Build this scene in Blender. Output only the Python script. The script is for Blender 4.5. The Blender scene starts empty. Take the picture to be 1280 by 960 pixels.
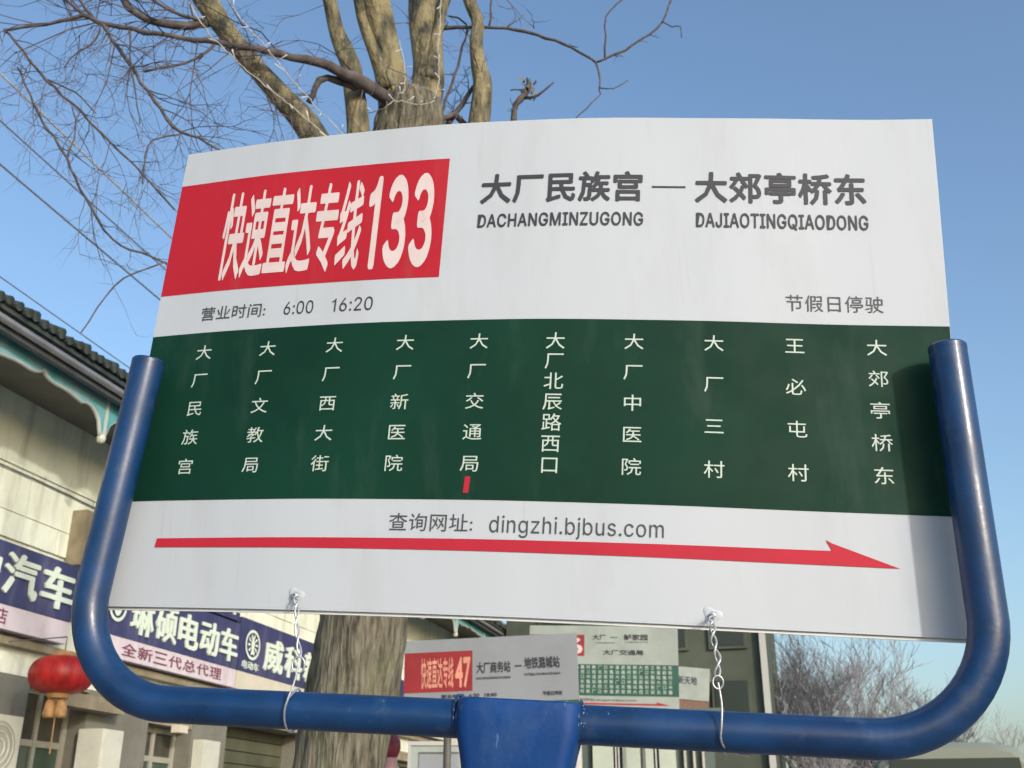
import bpy, math, random
from math import sin, cos, pi, radians
from mathutils import Vector, Matrix, Quaternion

random.seed(7)
SC = bpy.context.scene
COL = SC.collection

# ------------------------------------------------------------------ camera
cam_d = bpy.data.cameras.new('camera')
cam_d.sensor_width = 36.0
cam_d.lens = 1350.0 / 1280.0 * 36.0
cam_d.clip_start = 0.05
cam_d.clip_end = 3000.0
cam_d.dof.use_dof = True
cam_d.dof.focus_distance = 1.55
cam_d.dof.aperture_fstop = 15.0
cam = bpy.data.objects.new('camera', cam_d)
COL.objects.link(cam)
cam.location = (0, 0, 1.4)
cam.rotation_euler = (radians(90 + 22.6), 0, 0)
SC.camera = cam

# ------------------------------------------------------------------ sky and sun
SUN_EL = radians(17)
SUN_AZ = radians(33)          # from -Y (behind the camera) towards +X (right)
SUN_DIR = Vector((sin(SUN_AZ) * cos(SUN_EL), -cos(SUN_AZ) * cos(SUN_EL), sin(SUN_EL)))
world = bpy.data.worlds.new('World')
SC.world = world
world.use_nodes = True
nt = world.node_tree
sky = nt.nodes.new('ShaderNodeTexSky')
sky.sky_type = 'NISHITA'
sky.sun_disc = False
sky.sun_elevation = SUN_EL
sky.sun_rotation = math.atan2(SUN_DIR.x, SUN_DIR.y)
sky.air_density = 1.2
sky.dust_density = 3.0
sky.ozone_density = 3.1
sky.altitude = 20
bg = nt.nodes['Background']
bg.inputs['Strength'].default_value = 0.15
nt.links.new(sky.outputs[0], bg.inputs['Color'])
sun_d = bpy.data.lights.new('sun', 'SUN')
sun_d.energy = 1.4
sun_d.angle = radians(2.2)
sun_d.color = (1.0, 0.96, 0.90)
sun = bpy.data.objects.new('sun', sun_d)
COL.objects.link(sun)
sun.rotation_euler = SUN_DIR.to_track_quat('Z', 'Y').to_euler()
sun.location = (0, 0, 30)
SC.view_settings.view_transform = 'Standard'
SC.view_settings.look = 'None'
SC.view_settings.exposure = 0.74
SC.view_settings.gamma = 1.0

# ------------------------------------------------------------------ materials
def mat(name, col, rough=0.6, metal=0.0, var=0.0, vscale=8.0, bump=0.0, bscale=40.0, coat=0.0,
        col2=None, stretch=(1, 1, 1), spec=None, detail=4.0, sharp=(0.35, 0.65), dirt=None, rvar=0.0):
    m = bpy.data.materials.new(name)
    m.use_nodes = True
    t = m.node_tree
    b = t.nodes['Principled BSDF']
    b.inputs['Roughness'].default_value = rough
    b.inputs['Metallic'].default_value = metal
    if spec is not None:
        b.inputs['Specular IOR Level'].default_value = spec
    if coat:
        b.inputs['Coat Weight'].default_value = coat
        b.inputs['Coat Roughness'].default_value = 0.15
    c1 = (*col, 1)
    if var or col2:
        tc = t.nodes.new('ShaderNodeTexCoord'); mp = t.nodes.new('ShaderNodeMapping')
        mp.inputs['Scale'].default_value = stretch
        t.links.new(tc.outputs['Object'], mp.inputs['Vector'])
        nz = t.nodes.new('ShaderNodeTexNoise'); nz.inputs['Scale'].default_value = vscale
        nz.inputs['Detail'].default_value = detail
        nz.inputs['Roughness'].default_value = 0.6
        t.links.new(mp.outputs[0], nz.inputs['Vector'])
        cr = t.nodes.new('ShaderNodeValToRGB')
        cr.color_ramp.elements[0].position = sharp[0]
        cr.color_ramp.elements[1].position = sharp[1]
        if col2 is None:
            cr.color_ramp.elements[0].color = (*[c * (1 - var) for c in col], 1)
            cr.color_ramp.elements[1].color = (*[min(1, c * (1 + var)) for c in col], 1)
        else:
            cr.color_ramp.elements[0].color = (*col2, 1)
            cr.color_ramp.elements[1].color = c1
        t.links.new(nz.outputs['Fac'], cr.inputs['Fac'])
        t.links.new(cr.outputs['Color'], b.inputs['Base Color'])
    else:
        b.inputs['Base Color'].default_value = c1
    for dirt in ([] if not dirt else dirt if isinstance(dirt, list) else [dirt]):      # (colour, scale, threshold, width, amount, stretch): grime, chips or streaks lying over the base colour
        dc, ds, d0, dw, da, dst = dirt
        tc3 = t.nodes.new('ShaderNodeTexCoord'); mp3 = t.nodes.new('ShaderNodeMapping'); mp3.inputs['Scale'].default_value = dst
        t.links.new(tc3.outputs['Object'], mp3.inputs['Vector'])
        n3 = t.nodes.new('ShaderNodeTexNoise'); n3.inputs['Scale'].default_value = ds; n3.inputs['Detail'].default_value = 8; n3.inputs['Roughness'].default_value = .65
        t.links.new(mp3.outputs[0], n3.inputs['Vector'])
        mr = t.nodes.new('ShaderNodeMapRange'); mr.inputs['From Min'].default_value = d0; mr.inputs['From Max'].default_value = d0 + dw; mr.inputs['To Max'].default_value = da
        t.links.new(n3.outputs['Fac'], mr.inputs['Value'])
        mx = t.nodes.new('ShaderNodeMix'); mx.data_type = 'RGBA'
        if b.inputs['Base Color'].is_linked:
            t.links.new(b.inputs['Base Color'].links[0].from_socket, mx.inputs['A'])
        else: mx.inputs['A'].default_value = c1
        mx.inputs['B'].default_value = (*dc, 1)
        t.links.new(mr.outputs[0], mx.inputs['Factor']); t.links.new(mx.outputs['Result'], b.inputs['Base Color'])
    if rvar:
        tc4 = t.nodes.new('ShaderNodeTexCoord'); n4 = t.nodes.new('ShaderNodeTexNoise'); n4.inputs['Scale'].default_value = 17; n4.inputs['Detail'].default_value = 7
        t.links.new(tc4.outputs['Object'], n4.inputs['Vector'])
        mr4 = t.nodes.new('ShaderNodeMapRange'); mr4.inputs['From Min'].default_value = .3; mr4.inputs['From Max'].default_value = .7
        mr4.inputs['To Min'].default_value = max(.05, rough - rvar); mr4.inputs['To Max'].default_value = min(1, rough + rvar)
        t.links.new(n4.outputs['Fac'], mr4.inputs['Value']); t.links.new(mr4.outputs[0], b.inputs['Roughness'])
    if bump:
        tc2 = t.nodes.new('ShaderNodeTexCoord'); mp2 = t.nodes.new('ShaderNodeMapping')
        mp2.inputs['Scale'].default_value = stretch
        t.links.new(tc2.outputs['Object'], mp2.inputs['Vector'])
        n2 = t.nodes.new('ShaderNodeTexNoise'); n2.inputs['Scale'].default_value = bscale
        n2.inputs['Detail'].default_value = 5
        t.links.new(mp2.outputs[0], n2.inputs['Vector'])
        bp = t.nodes.new('ShaderNodeBump'); bp.inputs['Strength'].default_value = bump
        bp.inputs['Distance'].default_value = 0.02
        t.links.new(n2.outputs['Fac'], bp.inputs['Height'])
        t.links.new(bp.outputs['Normal'], b.inputs['Normal'])
    return m

M = {}
M['board'] = mat('white_plastic_sheet', (0.45, 0.485, 0.53), 0.46, var=0.03, vscale=2.2, bump=0.10, bscale=5, stretch=(1.4, 1, .5), spec=.25, dirt=[((0.30, 0.29, 0.27), 7, .52, .22, .22, (1.6, 1, .35)), ((0.20, 0.18, 0.15), 160, .72, .03, .35, (1, 1, 1)), ((0.25, 0.24, 0.21), 30, .62, .1, .18, (3, 1, .12))], rvar=.1)
M['board_back'] = mat('plastic_board_core', (0.62, 0.64, 0.65), 0.55, var=0.08, vscale=9)
M['print_red'] = mat('red_vinyl', (0.40, 0.016, 0.030), 0.6, var=0.05, vscale=5, spec=.15, dirt=((0.30, 0.10, 0.09), 11, .56, .2, .3, (1.6, 1, .4)))
M['print_green'] = mat('dark_green_vinyl', (0.0035, 0.034, 0.020), 0.55, var=0.16, vscale=4, bump=.06, bscale=7, spec=.14, dirt=((0.05, 0.085, 0.07), 9, .55, .25, .4, (1.6, 1, .4)), rvar=.1)
M['ink_dark'] = mat('dark_print_ink', (0.030, 0.032, 0.042), 0.6)
M['ink_grey'] = mat('grey_print_ink', (0.050, 0.058, 0.065), 0.6)
M['ink_white'] = mat('white_print_ink', (0.46, 0.54, 0.48), 0.55)
M['ink_cream'] = mat('cream_white_vinyl', (0.62, 0.51, 0.50), 0.5, var=.06, vscale=20)
M['arrow'] = mat('red_arrow_vinyl', (0.42, 0.020, 0.040), 0.6, var=.06, vscale=6, spec=.2)
M['blue'] = mat('worn_blue_paint', (0.003, 0.032, 0.110), 0.36, var=0.25, vscale=14, bump=0.03, bscale=160, coat=0.10, detail=6, dirt=[((0.10, 0.14, 0.20), 16, .56, .2, .35, (1, 1, 1)), ((0.11, 0.055, 0.035), 55, .685, .015, .85, (1, 1, 1)), ((0.22, 0.26, 0.32), 90, .70, .01, .7, (1, 1, .3))], rvar=.12)
M['blue_post'] = mat('blue_painted_post', (0.002, 0.042, 0.180), 0.55, var=0.14, vscale=9, bump=0.04, bscale=140, spec=.3, dirt=[((0.06, 0.12, 0.24), 13, .52, .22, .4, (1, 1, .6)), ((0.10, 0.05, 0.035), 50, .70, .015, .8, (1, 1, 1)), ((0.12, 0.22, 0.40), 30, .64, .03, .5, (2.5, 1, .5))], rvar=.1)
M['chip'] = mat('chipped_paint_primer', (0.26, 0.36, 0.50), 0.6, var=.4, vscale=200)
M['wire'] = mat('galvanised_wire', (0.55, 0.56, 0.58), 0.42, metal=0.75, var=.2, vscale=300)
M['bark'] = mat('rough_grey_bark', (0.205, 0.185, 0.135), 0.95, col2=(0.045, 0.040, 0.028), vscale=20, stretch=(2.4, 2.4, .35), bump=1.0, bscale=34, detail=8, sharp=(.36, .62), dirt=((0.16, 0.17, 0.09), 5, .52, .15, .5, (1, 1, .6)))
M['limb'] = mat('smooth_ochre_bark', (0.235, 0.20, 0.110), 0.85, col2=(0.045, 0.044, 0.030), vscale=7, stretch=(1.6, 1.6, .7), bump=.9, bscale=34, detail=9, sharp=(.38, .58), dirt=((0.36, 0.34, 0.26), 26, .58, .12, .5, (1, 1, .5)))
M['dbranch'] = mat('dark_branch_bark', (0.085, 0.07, 0.068), 0.9, var=.35, vscale=20)
M['twig'] = mat('thin_grey_twigs', (0.085, 0.07, 0.080), 0.9, var=.25, vscale=9)
M['cord'] = mat('clear_white_cord', (0.42, 0.40, 0.36), 0.5, var=.2, vscale=30)
M['bulb'] = mat('clear_bulb_plastic', (0.60, 0.61, 0.62), 0.3)
M['cable'] = mat('weathered_cable', (0.16, 0.17, 0.20), 0.7)
M['wall'] = mat('cream_wall_paint', (0.72, 0.75, 0.63), 0.85, var=.07, vscale=2.5, bump=.1, bscale=30, dirt=((0.30, 0.29, 0.23), 3.5, .50, .22, .55, (1.8, 1.8, .22)))
M['panel'] = mat('cream_stone_panel', (0.76, 0.79, 0.66), 0.7, var=.07, vscale=3, bump=.08, bscale=25, dirt=((0.36, 0.35, 0.27), 4, .50, .22, .55, (1.8, 1.8, .25)))
M['shadewall'] = mat('grey_render', (0.17, 0.165, 0.135), 0.85, var=.12, vscale=3, bump=.15, bscale=25)  # base darkened to stand for shade on the piers; soffit and canopy reuse it
M['tile'] = mat('dark_glazed_tile', (0.045, 0.060, 0.055), 0.45, var=.4, vscale=5, dirt=((0.12, 0.12, 0.10), 6, .5, .2, .6, (1, 1, 1)))
M['gutter'] = mat('grey_metal_gutter', (0.42, 0.42, 0.43), 0.3, metal=.6, var=.1, vscale=6)
M['fascia'] = mat('dark_slate_fascia', (0.07, 0.08, 0.085), 0.6, var=.2, vscale=6)
M['teal'] = mat('teal_painted_spandrel', (0.06, 0.36, 0.36), 0.6, var=.15, vscale=3, col2=(0.24, 0.40, 0.44))
M['trim'] = mat('pale_arch_trim', (0.50, 0.52, 0.50), 0.7, var=.1, vscale=5)
M['navy'] = mat('navy_sign_face', (0.040, 0.043, 0.120), 0.5, var=.12, vscale=3, dirt=((0.16, 0.16, 0.24), 4, .5, .25, .5, (1.5, 1.5, .3)))
M['strip'] = mat('pale_pink_sign_strip', (0.62, 0.55, 0.60), 0.6, var=.05, vscale=3, dirt=((0.34, 0.28, 0.30), 5, .5, .25, .5, (1.5, 1.5, .4)))
M['stripc'] = mat('cream_sign_strip', (0.58, 0.54, 0.44), 0.6, var=.05, vscale=3)
M['letter'] = mat('white_sign_letters', (0.66, 0.74, 0.64), 0.5)
M['letterred'] = mat('dark_red_letters', (0.19, 0.055, 0.085), 0.6)
M['lantern'] = mat('red_lantern_silk', (0.40, 0.014, 0.014), 0.42, var=.3, vscale=7, stretch=(3, 3, .5), dirt=((0.20, 0.03, 0.02), 9, .5, .2, .5, (1, 1, 1)))
M['gold'] = mat('gold_lantern_trim', (0.48, 0.28, 0.12), 0.6, var=.25, vscale=20)
M['acwhite'] = mat('aged_white_casing', (0.55, 0.55, 0.47), 0.55, var=.08, vscale=4)
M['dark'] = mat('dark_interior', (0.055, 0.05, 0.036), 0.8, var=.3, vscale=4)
M['olive'] = mat('olive_shutter', (0.085, 0.088, 0.052), 0.6, var=.2, vscale=3)
M['frame'] = mat('weathered_door_frame', (0.34, 0.33, 0.27), 0.5, var=.1, vscale=6)
M['lintel'] = mat('tan_lintel', (0.26, 0.22, 0.15), 0.8, var=.2, vscale=5)
M['glass'] = mat('greenish_window_glass', (0.055, 0.085, 0.062), 0.12, var=.2, vscale=3)
M['grime'] = mat('grey_sheet', (0.24, 0.26, 0.28), 0.6, var=.06, vscale=4)  # grey base carries the shade over the 47 board; the poster reuses it
M['grime2'] = mat('aged_pale_sheet', (0.30, 0.34, 0.31), 0.6, var=.10, vscale=4)  # one dull pale tone for the farther boards and the notice panel
M['red_far'] = mat('faded_red_vinyl', (0.26, 0.018, 0.022), 0.55, var=.12, vscale=9)
M['orange'] = mat('orange_white_lettering', (0.62, 0.27, 0.19), 0.5, var=.1, vscale=12)
M['green_far'] = mat('green_vinyl_faded', (0.018, 0.08, 0.055), 0.5, var=.15, vscale=6)
M['greypole'] = mat('dull_grey_pole', (0.10, 0.095, 0.085), 0.6, var=.2, vscale=8)
M['endwall'] = mat('dark_green_grey_cladding', (0.058, 0.072, 0.052), 0.7, var=.18, vscale=1.2)
M['endwin'] = mat('dark_tinted_window', (0.020, 0.030, 0.022), 0.35)
M['pale'] = mat('pale_corner_trim', (0.42, 0.42, 0.40), 0.6)
M['booth'] = mat('pale_booth_panel', (0.36, 0.41, 0.34), 0.5, var=.08, vscale=3)
M['boothdark'] = mat('dark_booth_joint', (0.045, 0.07, 0.07), 0.5)
M['van'] = mat('silver_van_paint', (0.20, 0.225, 0.185), 0.45, coat=.15)
M['tyre'] = mat('black_rubber', (0.02, 0.02, 0.02), 0.8)
M['asphalt'] = mat('grey_asphalt', (0.055, 0.055, 0.055), 0.9, var=.2, vscale=30, bump=.3, bscale=200)
M['paving'] = mat('pavement_concrete', (0.27, 0.26, 0.24), 0.85, var=.12, vscale=6, bump=.15, bscale=80)
M['ground'] = mat('dry_earth', (0.20, 0.17, 0.12), 0.95, var=.2, vscale=3)
M['kerb'] = mat('kerb_stone', (0.33, 0.33, 0.31), 0.8, var=.1, vscale=8)
M['paint'] = mat('white_road_paint', (0.70, 0.70, 0.68), 0.7, var=.1, vscale=20)
M['leaf'] = mat('dead_leaf', (0.17, 0.14, 0.085), 0.8, var=.4, vscale=40)
M['pinkpost'] = mat('pink_painted_post', (0.55, 0.30, 0.32), 0.6, var=.1, vscale=9)
M['maroon'] = mat('maroon_cap', (0.24, 0.03, 0.045), 0.5, var=.2, vscale=20)
M['fartree'] = mat('far_bare_twigs', (0.235, 0.225, 0.24), 0.9, var=.25, vscale=3)
M['brickred'] = mat('red_brown_banner', (0.26, 0.10, 0.075), 0.7, col2=(0.10, .09, .05), vscale=40)

# ------------------------------------------------------------------ mesh helpers
class MB:
    def __init__(s):
        s.v = []; s.f = []
    def add(s, vs, fs):
        o = len(s.v); s.v += [tuple(p) for p in vs]; s.f += [tuple(i + o for i in f) for f in fs]
    def hexa(s, p):       # p: 8 points, bottom loop then top loop
        s.add(p, [(3, 2, 1, 0), (4, 5, 6, 7), (0, 1, 5, 4), (1, 2, 6, 5), (2, 3, 7, 6), (3, 0, 4, 7)])
    def box(s, x0, x1, y0, y1, z0, z1, T=None):
        p = [(x0, y0, z0), (x1, y0, z0), (x1, y1, z0), (x0, y1, z0), (x0, y0, z1), (x1, y0, z1), (x1, y1, z1), (x0, y1, z1)]
        s.hexa([T(*q) for q in p] if T else p)
    def tube(s, pts, rad, n=10, cap=True, jit=0.0, twist=0.0):
        pts = [Vector(p) for p in pts]
        if not hasattr(rad, '__len__'): rad = [rad] * len(pts)
        rings = []
        d0 = (pts[1] - pts[0]).normalized()
        a = d0.orthogonal().normalized()
        prev = d0
        for i, p in enumerate(pts):
            if i == 0: d = d0
            elif i == len(pts) - 1: d = (pts[i] - pts[i - 1]).normalized()
            else:
                d = (pts[i + 1] - pts[i - 1])
                d = d.normalized() if d.length > 1e-9 else prev
            q = prev.rotation_difference(d); a = (q @ a); a = (a - d * a.dot(d)).normalized(); prev = d
            b = d.cross(a)
            ring = []
            for k in range(n):
                t = 2 * pi * k / n + twist * i
                rr = rad[i] * (1 + (random.uniform(-jit, jit) if jit else 0))
                ring.append(p + (a * cos(t) + b * sin(t)) * rr)
            rings.append(ring)
        vs = [v for r in rings for v in r]; fs = []
        for i in range(len(pts) - 1):
            for k in range(n):
                k2 = (k + 1) % n
                fs.append((i * n + k, i * n + k2, (i + 1) * n + k2, (i + 1) * n + k))
        if cap:
            fs.append(tuple(range(n - 1, -1, -1))); fs.append(tuple((len(pts) - 1) * n + k for k in range(n)))
        s.add(vs, fs)
    def lathe(s, c, prof, n=24, sx=1.0, sy=1.0):   # prof: (r, z)
        vs = []; fs = []
        for r, z in prof:
            for k in range(n):
                t = 2 * pi * k / n
                vs.append((c[0] + r * cos(t) * sx, c[1] + r * sin(t) * sy, c[2] + z))
        for i in range(len(prof) - 1):
            for k in range(n):
                k2 = (k + 1) % n
                fs.append((i * n + k, i * n + k2, (i + 1) * n + k2, (i + 1) * n + k))
        fs.append(tuple(range(n - 1, -1, -1))); fs.append(tuple((len(prof) - 1) * n + k for k in range(n)))
        s.add(vs, fs)

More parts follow.
